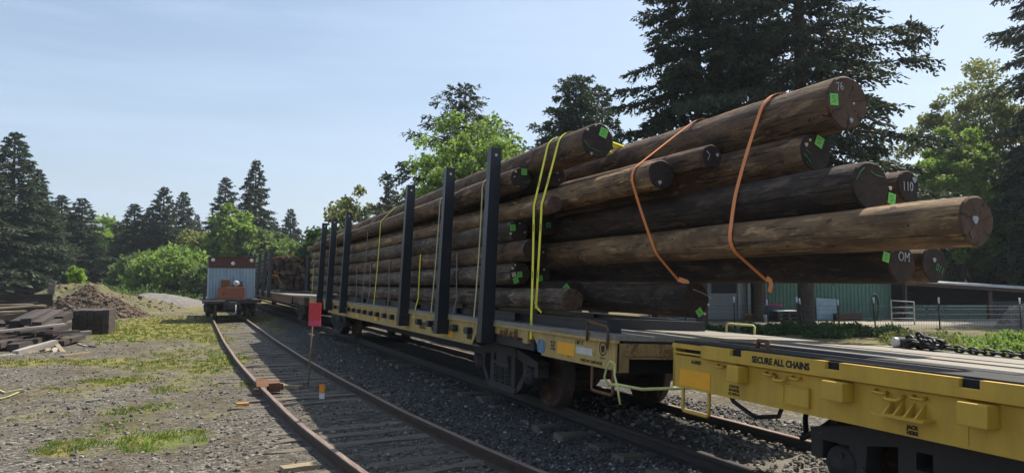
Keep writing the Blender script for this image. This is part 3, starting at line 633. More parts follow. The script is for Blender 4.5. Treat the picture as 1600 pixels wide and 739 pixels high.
def tufts(name, label, n, x0, x1, y0, y1, mat, gsel, hgt, thr):
    x, y = scatter(n, x0, x1, y0, y1, 1.9); g_, r_, c_, gr_ = masks(x, y); gn = g_+.9*(fbm(x*2.1, y*2.1, 4)-.47)
    k = (gn > thr+.25*rg.random(n)) & gsel(gr_, rg.random(n)); x, y = x[k], y[k]; nb = 7
    X = np.repeat(x, nb)+rg.normal(size=len(x)*nb)*.035; Y = np.repeat(y, nb)+rg.normal(size=len(x)*nb)*.035; m = len(X)
    D = rg.normal(size=(m, 3))*.5; D[:, 2] = 1; V, F = leaves(np.stack([X, Y, gheight(X, Y)-.005], 1), D, hgt*(.4+1.0*rg.random(m)), (.006+.0009*Y)*(.6+.8*rg.random(m)), rg)
    return tag(ob(name, npmesh(name, V, F, mat)), label, 'grass', kind='stuff')
tufts('dry_grass', 'short yellowish grass and moss along the left of the siding', 60000, -9, 3.6, 4, 50, 'grass_blade', lambda g, r: r > g*.8, .045, .38)
tufts('green_grass', 'fresh green grass tufts between the gravel patches', 40000, -7, 3.0, 4, 46, 'grass_green', lambda g, r: r < g, .06, .46)

# ------------------------------------------------------------------ freight trucks (bogies)
def make_truck(parent, y0, zt=0):
    """one bogie at local y0: bolster with side frames, wheels, springs and bearings as sub-parts"""
    b = MB(); b.box((-1.15, y0-.2, .44), (1.15, y0+.2, .72), .02); b.box((-.25, y0-.25, .60), (.25, y0+.25, .82), .02); t = b.build('truck', 'dark_iron', parent); t.rotation_euler = (0, -.022 if parent.rotation_euler.y > 0 else 0, 0)
    for s in (-1, 1):
        X = s*1.05; m = MB()
        top = [(-1.1, .56), (-1.1, .46), (-.92, .44), (-.62, .30), (-.42, .13), (.42, .13), (.62, .30), (.92, .44), (1.1, .46), (1.1, .56), (.75, .63), (.45, .74), (-.45, .74), (-.75, .63)]
        hole = [(-.34, .20), (.34, .20), (.34, .60), (-.34, .60)]
        # frame as bars round the spring opening
        def bar(p, q, h, dx=.085): m.prism([(p[0], p[1]-h), (q[0], q[1]-h), (q[0], q[1]+h), (p[0], p[1]+h)], 'x', X-dx, X+dx)
        m.prism([(-.46, .13), (.46, .13), (.5, .20), (.34, .225), (-.34, .225), (-.5, .20)], 'x', X-.10, X+.10)
        m.prism([(-.5, .62), (.5, .62), (.45, .745), (-.45, .745)], 'x', X-.095, X+.095)
        for q in (-1, 1):
            m.prism([(q*.31, .20), (q*.43, .20), (q*.43, .64), (q*.31, .64)], 'x', X-.085, X+.085)
            m.prism([(q*.43, .62), (q*.80, .55), (q*1.12, .55), (q*1.12, .62), (q*.80, .68), (q*.44, .745)], 'x', X-.08, X+.08)
            m.prism([(q*.45, .125), (q*.50, .235), (q*.70, .44), (q*.80, .42), (q*.62, .22)], 'x', X-.08, X+.08)
            m.prism([(q*.68, .40), (q*.80, .40), (q*.80, .58), (q*.66, .58)], 'x', X-.075, X+.075)
            m.prism([(q*1.02, .42), (q*1.12, .42), (q*1.12, .58), (q*1.02, .58)], 'x', X-.075, X+.075)
        o = MB(); o.v = [(p[0], p[1]+y0, p[2]) for p in m.v]; o.f = m.f; o.sm = m.sm; o.build('side_frame', 'dark_iron', t)
        sp = MB()
        for q in (-.2, 0, .2):
            hel = []; r_ = .085
            for i in range(66): a_ = i*.62; hel.append((X+s*.03+r_*math.cos(a_), y0+q+r_*math.sin(a_), .23+.24*i/65))
            sp.tube(hel, .017, 6)
        sp.box((X-.12, y0-.30, .475), (X+.12, y0+.30, .52)); sp.build('spring', 'dark_iron', t)
        for q in (-.86, .86):
            m = MB(); m.lathe([(0, 0), (.06, s*.0), (.06, s*.03), (.115, s*.035), (.125, s*.06), (.125, s*.20)][::-1], 'x', (X+s*.16-s*.2*0, y0+q, .42), 18)
            m = MB(); m.lathe([(.0, .13), (.055, .13), (.06, .11), (.105, .10), (.12, .08), (.12, -.06)], 'x', (0, 0, 0), 18); m.v = [(X+s*p[0], y0+q+p[1], .42+p[2]) for p in m.v]
            for k in range(3): a_ = k*2.094; m.box((X+s*.10, y0+q+.075*math.cos(a_)-.012, .42+.075*math.sin(a_)-.012), (X+s*.128, y0+q+.075*math.cos(a_)+.012, .42+.075*math.sin(a_)+.012))
            m.build('bearing', 'dark_iron', t)
    for q in (-.86, .86):
        for s in (-1, 1):
            m = MB(); prof = [(.05, .06), (.11, .06), (.14, .03), (.30, -.005), (.355, .02), (.36, .045), (.42, .045), (.422, -.06), (.455, -.065), (.452, -.09), (.36, -.09), (.33, -.05), (.14, -.04), (.05, -.06)]
            m.lathe(prof, 'x', (0, 0, 0), 36); m.v = [(s*(.77+p[0]), y0+q+p[1], .423+p[2]) for p in m.v]; m.build('wheel', 'wheel_iron', t)
        m = MB(); m.tube([(-.98, y0+q, .423), (.98, y0+q, .423)], .075, 12); m.build('axle', 'dark_iron', t)
    return t
def inv_u(m, p, q, drop, r=.012):                       # stirrup / grab: tube p -> down -> q
    p = Vector(p); q = Vector(q); d = Vector((0, 0, drop)); m.tube([p, p+d*.92, p+d+(q-p)*.06, q+d-(q-p)*.06, q+d*.92, q], r, 8)

CX0 = 5.2
# ------------------------------------------------------------------ near yellow idler flatcar
YE, YB = 4.93, -7.4; yc = (YE+YB)/2
idl = thing('flatcar', 'bright yellow flatcar nearest the camera, under the overhanging log ends', 'flatcar', (CX0, yc, 0), group='flatcars of the log train'); idl.location = Vector((CX0, yc, 0))+CSH; idl.rotation_euler = (0, CANT, 0)
L = lambda wx, wy, z: (wx-CX0, wy-yc, z)
def idlerside(sgn):
    m = MB(); f = lambda x: SX(sgn, x)
    m.box((f(1.47), YB-yc, .735), (f(1.495), YE-yc, .995)); m.box((f(1.40), YB-yc, .735), (f(1.495-.003), YE-yc, .755))
    m.build('side_sill', 'car_yellow', idl)
    m = MB(); cuts = [4.52, 4.19, 4.07, 3.32, 3.21, 2.46, 2.35, 1.60, 1.5, .75, .64, -.1, -.2, YB]; ys_ = [YE-.005]+cuts
    # rub rail with square cut-outs along the top edge
    m.prism([(f(1.496), .985), (f(1.545), 1.0), (f(1.545), 1.05), (f(1.496), 1.05)], 'y', YB-yc, 4.52-yc)
    prev = 4.52
    for y1, y0 in ((4.19, 4.07), (3.32, 3.21), (2.46, 2.35), (1.60, 1.49), (.75, .64), (-.1, -.2)):
        m.box((f(1.496), y1-yc, 1.05), (f(1.545), prev-yc, 1.098)); prev = y0
    m.box((f(1.496), YB-yc, 1.05), (f(1.545), prev-yc, 1.098)); m.box((f(1.496), 4.525-yc, 1.052), (f(1.508), YE-yc, 1.09)); m.build('rub_rail', 'car_yellow', idl)
    for y1, y0 in ((4.19, 4.07), (3.32, 3.21), (2.46, 2.35), (1.60, 1.49), (.75, .64)): m = MB(); m.box((f(1.49), y0-yc+.002, 1.049), (f(1.515), y1-yc-.002, 1.096)); m.build('tie_down_slot', 'dark_gap', idl)  # dark fillers put the shade of the cut-outs into colour
    for y1, y0 in ((4.16, 4.04), (3.30, 3.14), (2.44, 2.28), (1.58, 1.42), (.72, .56)):
        m = MB(); m.box((f(1.495), y0-yc, .865), (f(1.60), y1-yc, .984), .008); m.build('stake_pocket', 'car_yellow', idl)
    for y in (4.36, 3.86, 3.62, 2.98, 2.74, 2.1, 1.9):
        m = MB(); m.tube([(f(1.5), y-yc, .965), (f(1.535), y-yc, .955), (f(1.535), y-yc-.07, .952), (f(1.5), y-yc-.07, .962)], .009, 6); m.build('chain_hook', 'car_yellow', idl)
    for y in (3.72, 2.86, 2.0):
        m = MB(); m.tube([(f(1.5), y+.06-yc, .955), (f(1.54), y+.035-yc, .925), (f(1.54), y-.035-yc, .925), (f(1.5), y-.06-yc, .955)], .011, 8); m.build('chain_loop', 'car_yellow', idl)
    m = MB(); m.box((f(1.495), 3.48-yc, .785), (f(1.510), 3.69-yc, .90)); m.build('access_panel', 'car_yellow', idl)
    m = MB()
    for a_, b_ in (((3.475, .778), (3.70, .787)), ((3.475, .899), (3.70, .906)), ((3.473, .778), (3.482, .906)), ((3.688, .778), (3.70, .906))): m.box((f(1.4955), a_[0]-yc, a_[1]), (f(1.517), b_[0]-yc, b_[1]))
    m.build('panel_frame', 'car_yellow', idl)
    m = MB(); m.box((f(1.495), 2.62-yc, .835), (f(1.60), 2.94-yc, .849))
    for y in (2.68, 2.745, 2.81, 2.875): m.prism([(f(1.495), .849), (f(1.585), .849), (f(1.495), .93)], 'y', y-.006-yc, y+.006-yc)
    m.build('jack_pad', 'car_yellow', idl)
    m = MB(); inv_u(m, L(CX0+f(1.485), 4.80, .74), L(CX0+f(1.485), 4.48, .74), -.19, .014); m.build('stirrup_step', 'car_yellow', idl)
    m = MB(); m.tube([(f(1.5), 4.88-yc, 1.018), (f(1.53), 4.87-yc, 1.018), (f(1.53), 4.55-yc, 1.018), (f(1.5), 4.53-yc, 1.018)], .009, 8); m.build('grab_iron', 'car_yellow', idl)
    m = MB(); m.box((f(1.4955), 4.46-yc, .755), (f(1.498), 4.835-yc, .885)); m.build('reflector', 'orange_decal', idl)
    m = MB(); m.box((f(1.4955), 2.44-yc, .755), (f(1.499), 2.448-yc, .984)); m.build('plate_seam', 'car_yellow', idl)
idlerside(-1); idlerside(1)
xf = -1.4995
text('lettering', 'SECURE ALL CHAINS', .062, 'stencil_black', idl, (-1.547, 3.70-yc, 1.046), bold=.0024, sx=.90)
text('lettering', 'JACK\nHERE', .030, 'stencil_black', idl, (xf, 2.755-yc, .772), bold=.0012)
text('lettering', 'A-END', .040, 'stencil_black', idl, (xf, 4.63-yc, .955), bold=.001)
text('lettering', 'COTS 96\nIN-WSTB\nCS 1073-G', .027, 'stencil_black', idl, (xf, 4.19-yc, .795), bold=.0005)
m = MB(); m.box((-1.495, YE-.03-yc, .735), (1.095, YE-yc, 1.05)); m.build('end_sill', 'car_yellow', idl)
m = MB(); n = 0
rg = np.random.default_rng(9)
for i in range(11):                                      # lengthwise boards of the deck
    x0 = -1.49+i*.235
    if i in (0, 1, 2): continue
    y = YE
    while y > YB:
        y2 = max(YB, y-2.2-2.2*rg.random()); m.box((x0+.004, y2-yc+.004, 1.06), (x0+.231, y-yc-.004, 1.105+rg.normal()*.004)); y = y2
m.build('deck_boards', 'deck_board', idl)
m = MB()
for i in (0, 1, 2):
    y = YE; x0 = -1.49+i*.235
    while y > YB: y2 = max(YB, y-1.4-1.4*rg.random()); m.box((x0+.004, y2-yc+.003, 1.06), (x0+.231, y-yc-.003, 1.107+rg.normal()*.003)); y = y2
m.build('edge_planks', 'deck_dark', idl)
m = MB(); m.box((-1.40, YB-yc, .99), (1.0, YE-.04-yc, 1.058)); m.box((-.35, YB-yc, .55), (.35, YE-.25-yc, .988)); m.build('underframe', 'dark_iron', idl)
m = MB(); m.tube([L(3.85, 4.12, 1.10), L(3.85, 4.10, 1.17), L(3.85, 4.02, 1.17), L(3.85, 4.0, 1.10)], .018, 8); m.box(L(3.80, 3.98, 1.104), L(3.90, 4.14, 1.116)); m.build('deck_ring', 'rusty_brown', idl)
m = MB(); m.box((-.11, YE-yc, .66), (.11, YE+.28-yc, .90), .03); m.box((-.17, YE+.26-yc, .63), (.20, YE+.52-yc, .95), .05); m.box((-.25, YE-yc-.001, .60), (.25, YE-yc+.03, .98)); m.build('coupler', 'rusty_brown', idl)
m = MB(); m.tube([L(4.9, 4.95, .72), L(4.2, 5.05, .70), L(3.62, 5.25, .66), L(3.60, 5.55, .655), L(3.59, 5.72, .64)], .014, 8)
m.tube([L(3.59, 5.72, .62), L(3.55, 5.76, .70), L(3.55, 5.72, .80), L(3.55, 5.66, .86), L(3.56, 5.60, .84), L(3.56, 5.60, .74), L(3.54, 5.52, .66), L(3.54, 5.46, .50)], .010, 8); m.build('uncoupling_lever', 'lever_yellow', idl)
m = MB(); m.tube([L(5.0, 4.7, .66), L(4.8, 4.55, .50), L(4.6, 4.35, .42), L(4.4, 4.2, .42), L(4.35, 4.0, .52), L(4.5, 3.9, .66)], .022, 8); m.tube([L(4.98, 4.95, .62), L(5.05, 5.1, .42), L(5.05, 5.4, .36), L(5.05, 5.7, .46), L(5.0, 5.85, .66)], .022, 8); m.build('air_hose', 'hose_black', idl)
make_truck(idl, 2.68-yc); make_truck(idl, -5.2-yc)

# ------------------------------------------------------------------ log flatcars
def stake_mesh(parent, x, y, top=3.41, zb=.80):
    m = MB(); sg = 1 if x > 0 else -1
    pr = lambda z, w, d: [(x-w/2, y-d/2, z), (x+w/2, y-d/2, z), (x+w/2, y+d/2, z), (x-w/2, y+d/2, z)]
    vs = pr(zb, .18, .17)+pr(1.3, .175, .15)+pr(top-.02, .15, .125)+pr(top, .145, .12); m.add(vs, [(3, 2, 1, 0)]+[(i*4+k, i*4+(k+1) % 4, i*4+4+(k+1) % 4, i*4+4+k) for i in range(3) for k in range(4)]+[(12, 13, 14, 15)])
    m.box((x-.012, y-.093, zb+.05), (x+.012, y-.076, top-.25)) if False else None
    o = m.build('stake', 'black_steel', parent)
    h = MB(); h.lathe([(0, 0), (.02, 0)], 'y', (x, 0, top-.10), 12); h.v = [(p[0], y-.0648-.0006, p[2]) for p in h.v]; h.build('bolt_hole', 'disc_cream', o)
    f = MB(); f.box((x-.096, y-.091, zb-.02), (x+.096, y+.091, zb+.20), .006); f.build('stake_shoe', 'black_steel', o)
    return o
def log_car(name, label, y0, y1, deck, mats, stakes, detail, zs=1.0):
    yc = (y0+y1)/2; h = (y1-y0)/2; root = thing(name, label, 'flatcar', (CX0, yc, 0), group='flatcars of the log train'); root.location = Vector((CX0, yc, 0))+CSH; root.rotation_euler = (0, CANT, 0); side, sideend = mats; rg = np.random.default_rng(int(y0*10))
    for s in (-1, 1):
        m = MB(); X0, X1 = SX(s, 1.475), SX(s, 1.495)
        for q in (-1, 1):
            e = q*h
            m.prism([(e, .755), (e-q*1.58, .755), (e-q*1.85, .98), (e-q*1.85, deck-.03), (e, deck-.03)], 'x', X0, X1)     # end plate with the slanted cut over the truck
            m.box((X0, e-q*1.85, deck-.13), (X1, e-q*3.15, deck-.03))
        a_, b_ = -(h-3.55), h-3.55
        m.prism([(a_-.02, deck-.03), (a_+.28, .70), (b_-.28, .70), (b_+.02, deck-.03)], 'x', X0, X1); m.box((SX(s, 1.40), a_+.3, .70), (X0+s*.034, b_-.3, .716))
        m.box((SX(s, 1.476), -h, deck-.032), (SX(s, 1.525), h, deck-.006)); m.build('side_sill', side, root)
        for q in (-1, 1): m = MB(); m.box((SX(s, 1.40), q*(h-1.85), deck-.26), (SX(s, 1.47), q*(h-3.5), deck-.132)); m.build('sill_backing', 'dark_iron', root)
        if detail:
            y = a_+.35; wn = 0
            while y < b_-.3:
                ok = all(abs(y-(sy-yc)) > .22 for sy in stakes)
                if ok:
                    m = MB(); m.box((X1, y-.07, deck-.20), (X1+s*.085, y+.07, deck-.10), .012); m.tube([(X1+s*.045, y-.10, deck-.15), (X1+s*.045, y+.10, deck-.15)], .038, 10); m.build('strap_winch', 'black_steel', root)
                    if wn % 3 == 1:
                        m = MB(); m.box((X1+s*.0006, y+.16, .74), (X1+s*.003, y+.40, .83)); m.build('reflector', 'orange_decal', root)
                    wn += 1
                y += .62
            # pocket lugs over the near truck
            for q in (-1, 1):
                for t, z0 in ((2.0, .86), (3.17, .775)): m = MB(); m.box((SX(s, 1.40), q*(h-t)-.07 if t < 3 else q*(h-t)-.10, z0), (SX(s, 1.520), q*(h-t)+.07 if t < 3 else q*(h-t)+.10, deck-.033), .006); m.build('stake_pocket', side, root)
                for t in (2.32, 2.62): m = MB(); m.box((SX(s, 1.48), q*(h-t)-.035, deck-.15), (SX(s, 1.512), q*(h-t)+.035, deck-.033)); m.build('pocket_rib', sideend, root)
    m = MB(); m.box((-1.5, -h, .885), (1.1, -h+.03, deck-.03)); m.box((-1.5, -h, .74), (-1.36, -h+.03, .884)); m.box((.96, -h, .74), (1.1, -h+.03, .884)); m.box((-1.36, -h-.05, .872), (.96, -h-.001, .884)); m.box((-1.42, -h-.012, .90), (-.3, -h, .925)); m.box((.3, -h-.012, .90), (1.02, -h, .925)); m.build('end_sill', 'rusty_yellow' if detail else 'rusty_brown', root)
    m = MB(); m.box((-1.5, h-.03, .74), (1.1, h, deck-.03)); m.build('end_sill', 'rusty_brown', root)
    m = MB(); m.box((-.30, -h-.006, .62), (.30, -h+.2, .955)); m.box((-1.355, -h+.3, .70), (.955, -h+.34, .98)) if detail else m.box((-.9, -h-.004, .755), (.9, -h+.05, .885)); m.build('pocket_shade', 'dark_gap', root)  # near-black sheets stand in for the shaded hollow behind the end sill
    m = MB(); m.box((-.11, -h-.28, .66), (.11, -h, .90), .03); m.box((-.20, -h-.44, .63), (.17, -h-.24, .95), .05); m.build('coupler', 'rusty_brown', root)
    m = MB()
    if y1 < 40:
        nb = int((y1-y0)/.24); bw = (y1-y0)/nb
        for i in range(nb): m.box((-1.52, -h+i*bw+.003, deck-.005), (1.12, -h+(i+1)*bw-.003, deck+.04+rg.normal()*.003))
    else: m.box((-1.52, -h, deck-.005), (1.12, h, deck+.04))
    m.build('deck_boards', 'deck_board', root)
    m = MB(); m.prism([(-h+2.4, .62), (-h+4.6, .36), (h-4.6, .36), (h-2.4, .62), (h-.3, .66), (h-.3, deck-.01), (-h+.3, deck-.01), (-h+.3, .66)], 'x', -.36, .36); m.box((-1.40, -h+.05, deck-.09), (1.0, h-.05, deck-.008))
    for i in range(12): yb = -h+4+(2*h-8)*i/11; m.prism([(-1.40, deck-.1), (1.0, deck-.1), (.98, deck-.2), (.36, .5), (-.36, .5), (-1.38, deck-.2)], 'y', yb-.02, yb+.02)
    m.build('underframe', 'dark_iron', root)
    m = MB(); m.tube([(-1.05, -h+3.8, .62), (-1.05, h-3.8, .62)], .016, 8); m.build('brake_pipe', 'trim_pale', root)  # pale colour stands in for the highlight line along the pipe
    for sy in stakes:
        for s in (-1, 1): stake_mesh(root, SX(s, 1.60), sy-yc)
    for s in (-1, 1):
        m = MB(); q0, q1 = stakes[0]-(2.6 if s < 0 else .9)-yc, stakes[-1]+2.0-yc; x = SX(s, 1.24)
        m.box((x-.09, q0, deck+.041), (x+.09, q1, deck+.055)); m.box((x-.012, q0, deck+.055), (x+.012, q1, deck+.150)); m.box((x-.09, q0, deck+.150), (x+.09, q1, deck+.165))
        for i in range(9): yb = q0+.01+(q1-q0-.02)*i/8; m.box((x-.085, yb-.008, deck+.055), (x+.085, yb+.008, deck+.150))
        m.build('log_bunk', 'black_steel', root)
    for q in (0, 1):
        m = MB(); yb = (stakes[0]-1.5-yc, stakes[-1]+1-yc)[q]; m.box((-1.145, yb-.1, deck+.043), (.745, yb+.1, deck+.16)); m.build('cross_beam', 'black_steel', root)
    for yt in (-h+3.5, h-3.5): make_truck(root, yt)
    return root
DK = 1.045
car = log_car('flatcar', 'weathered yellow flatcar carrying the long pole logs between black stakes', 5.79, 25.2, DK-.0, ('old_yellow', 'rusty_yellow'), [8.86, 10.72, 12.95, 18.75, 20.85, 22.5], True)
fcar = log_car('flatcar', 'rusty flatcar behind, carrying the far log bundle', 26.3, 62, 1.02, ('rusty_brown', 'rusty_brown'), [38.6, 41.8, 45.4, 49.5, 52.5, 55], False)
cy = (5.79+25.2)/2; Lc = lambda x, y, z: (x-CX0, y-cy, z); xo = -1.4965
m = MB(); m.box((xo, 6.61-cy, .815), (xo-.002, 7.0-cy, .945)); m.build('reflector', 'orange_decal', car)
m = MB(); m.box((xo, 6.25-cy, .855), (xo-.002, 6.585-cy, .925)); m.build('white_patch', 'white_decal', car)
text('lettering', 'LMT 0', .06, 'stencil_black', car, (xo-.001, 6.52-cy, .968), bold=.001)
text('lettering', 'BLT 10\nIN-84\nR 77701', .036, 'stencil_black', car, (xo-.001, 7.11-cy, .89), bold=.0006)
text('lettering', '2 INCH W COMP SHOES', .042, 'stencil_black', car, (xo-.001, 6.27-cy, .795), bold=.0006, sx=.95)
text('lettering', 'CAR\nIN-60\nB7', .04, 'stencil_black', car, (-1.522, 8.96-cy, .93), bold=.0006)
text('lettering', '70003', .17, 'stencil_black', car, (xo-.001, 12.02-cy, .83), bold=.003)
text('lettering', 'TTP', .10, 'stencil_red', car, (xo-.001, 15.2-cy, .80), bold=.001)
m = MB()
for r0, r1 in ((.058, .072),): m.lathe([(r0, 0), (r1, 0)], 'x', (xo-.001, 6.05-cy, .945), 24, False)
m.lathe([(0, 0), (.034, 0)], 'x', (xo-.001, 6.05-cy, .94), 12, False); m.box((xo-.001, 6.01-cy, .955), (xo-.0005, 6.09-cy, .968)); m.box((xo-.001, 6.0-cy, .846), (xo-.0005, 6.10-cy, .856)); m.build('round_emblem', 'stencil_black', car)
m = MB(); pts = []
for k in range(3): m.tube([(xo-.003, 7.43-.04*k+.05*math.sin(a_)-cy, .865+.075*math.cos(a_)) for a_ in np.linspace(.3, 5.6, 14)], .007, 5)
m.build('graffiti', 'stencil_blue', car)
m = MB(); m.box((xo, 11.28-cy, .76), (xo-.003, 11.52-cy, .97)); m.build('data_board', 'stencil_black', car)
m = MB()
for z in (.77, .86, .955): m.box((xo-.003, 11.30-cy, z), (xo-.0045, 11.50-cy, z+.008))
for y in (11.29, 11.505): m.box((xo-.003, y-cy, .765), (xo-.0045, y+.008-cy, .965))
m.build('board_border', 'white_decal', car)
m = MB(); m.box((xo, 9.62-cy, .77), (xo-.003, 9.82-cy, .835)); m.build('data_plate', 'stencil_black', car)
m = MB(); inv_u(m, Lc(3.66, 6.29, 1.0), Lc(3.66, 5.90, .96), .20, .013); m.build('grab_iron', 'rusty_brown', car)
m = MB(); inv_u(m, Lc(6.28, 7.25, 1.03), Lc(6.28, 6.75, 1.03), .17, .013); m.build('corner_handle', 'lever_yellow', car)
m = MB()
for p, q in ((6.25, 5.84),): m.tube([Lc(3.72, p, .76), Lc(3.70, p-.02, .74), Lc(3.70, p-.02, .54), Lc(3.70, p-.05, .52), Lc(3.70, q+.03, .52), Lc(3.70, q, .54), Lc(3.70, q, .74), Lc(3.72, q+.05, .76)], .016, 8)
m.build('stirrup_step', 'rusty_brown', car)
for y in (8.55, 8.42, 8.25, 8.1): m = MB(); m.tube([Lc(3.69, y, .98), Lc(3.66, y-.02, .90), Lc(3.66, y-.05, .90), Lc(3.69, y-.06, .97)], .01, 6); m.build('hanging_hook', 'rusty_brown', car)

# ------------------------------------------------------------------ the pole logs
LOGS = []
def make_log(label, px, py, X, r, tip, mat, end, marks=(), bow=.05, Y=None, tb=1.0):
    B = onX(px, py, X) if Y is None else Vector((X, Y, py)); T = Vector(tip[:3]); rt_ = tip[3]; n = 90; ns = 32; rg = np.random.default_rng(int(px*7+py*13) % 9999)
    ax = (T-B); Ln = ax.length; t = ax.normalized(); u = t.cross(Vector((0, 0, 1))).normalized(); q = u.cross(t)
    ph = rg.random(6)*6.28; vs = []; LOGS.append((B.copy(), T.copy(), r, rt_, u.copy(), q.copy(), bow, ph[0]))
    for i in range(n):
        s = (i/(n-1))**1.15; c = ax*s+q*(-bow*math.sin(math.pi*s)*.6)+u*(bow*math.sin(math.pi*s*1.5+ph[0])*.5*math.sin(math.pi*s)); rr = r+(rt_-r)*s
        for k in range(ns):
            a_ = 2*math.pi*k/ns; w_ = 1+.022*math.sin(2*a_+ph[1]+s*5)+.014*math.sin(5*a_+ph[2]+s*9)+.018*math.sin(s*31+ph[3]+a_)+.016*math.sin(s*83+ph[4]+2*a_)+.010*math.sin(s*171+ph[5]+3*a_)+.008*rg.normal()
            e = .985 if i == 0 else 1; vs.append(c+(u*math.cos(a_)+q*math.sin(a_))*rr*w_*e)
    m = MB(); m.add(vs, [(i*ns+k, i*ns+(k+1) % ns, (i+1)*ns+(k+1) % ns, (i+1)*ns+k) for i in range(n-1) for k in range(ns)], True)
    o = m.build('pole_log', mat); o.location = B; tag(o, label, 'log', group='pole logs stacked on the flatcar')
    f = MB(); ring = vs[:ns]; cen = Vector((0, 0, 0)); inner = [p*.93-t*.012*r/.15 for p in ring]; cc = -t*.012
    f.add(ring+inner+[cc], [(k, (k+1) % ns, ns+(k+1) % ns, ns+k) for k in range(ns)]+[(ns+k, ns+(k+1) % ns, 2*ns) for k in range(ns)]); f.build('cut_end', end, o)
    g = MB(); ring2 = vs[-ns:]; g.add(ring2+[ax+t*.002], [(k, (k+1) % ns, ns) for k in range(ns)]); g.build('cut_end', 'end_brown', o)
    for kd, mx, my, *rest in marks:
        # mark position read from the photo, on the plane of the cut end
        d = ray(mx, my); hit = CAM+d*((B-t*.016-CAM).dot(t)/d.dot(t)); p = hit-B-t*.004
        if kd == 'tag':
            g = MB(); a_ = rest[0] if rest else .2; s = rest[1] if len(rest) > 1 else .05; eu = u*math.cos(a_)+q*math.sin(a_); ev = -u*math.sin(a_)+q*math.cos(a_); g.add([p-eu*s-ev*s, p+eu*s-ev*s, p+eu*s+ev*s*1.1, p-eu*s+ev*s*1.1, p-eu*s-ev*s+t*.003, p+eu*s-ev*s+t*.003, p+eu*s+ev*s*1.1+t*.003, p-eu*s+ev*s*1.1+t*.003], [(0, 1, 2, 3), (7, 6, 5, 4), (0, 4, 5, 1), (1, 5, 6, 2), (2, 6, 7, 3), (3, 7, 4, 0)])
            tg = g.build('tag', rest[2] if len(rest) > 2 else 'tag_green', o)
            g = MB()
            for k, (e0, e1, h_) in enumerate(((-.55, .5, .55), (-.6, .1, .2), (-.3, .6, -.15), (-.55, .25, -.5))): g.add([p-t*.001+eu*s*e0+ev*s*h_, p-t*.001+eu*s*e1+ev*s*h_, p-t*.001+eu*s*e1+ev*s*(h_+.12), p-t*.001+eu*s*e0+ev*s*(h_+.12)], [(0, 1, 2, 3)])
            g.build('tag_print', 'hose_green', tg)
        elif kd == 'disc':
            g = MB(); s = (rest[0] if rest else .022)*.85; mt = rest[1] if len(rest) > 1 else 'disc_cream'; cs = [p+(u*math.cos(a_)+q*math.sin(a_))*s*(1+.15*math.sin(3*a_)) for a_ in np.linspace(0, 6.283, 13)[:-1]]; g.add(cs+[c_+t*.006 for c_ in cs], [tuple(range(12)), tuple(range(23, 11, -1))]+[(k, k+12, (k+1) % 12+12, (k+1) % 12) for k in range(12)]); g.build('end_plug' if mt == 'disc_cream' else 'chalk_spot', mt, o)
        elif kd == 'text':
            body, size, mt = rest[:3]; text('chalk_writing', body, size, mt, o, p, '-y', bold=0, sx=.8, rot=rest[3] if len(rest) > 3 else 0)
        elif kd == 'stroke':
            g = MB(); pts = [];
            for sx_, sy_ in rest[1]: d = ray(sx_, sy_); pts.append(CAM+d*((B-t*.016-CAM).dot(t)/d.dot(t))-B-t*.003)
            g.tube(pts, .004, 5); g.build('chalk_stroke', rest[0], o)
    return o
YT = 25.6
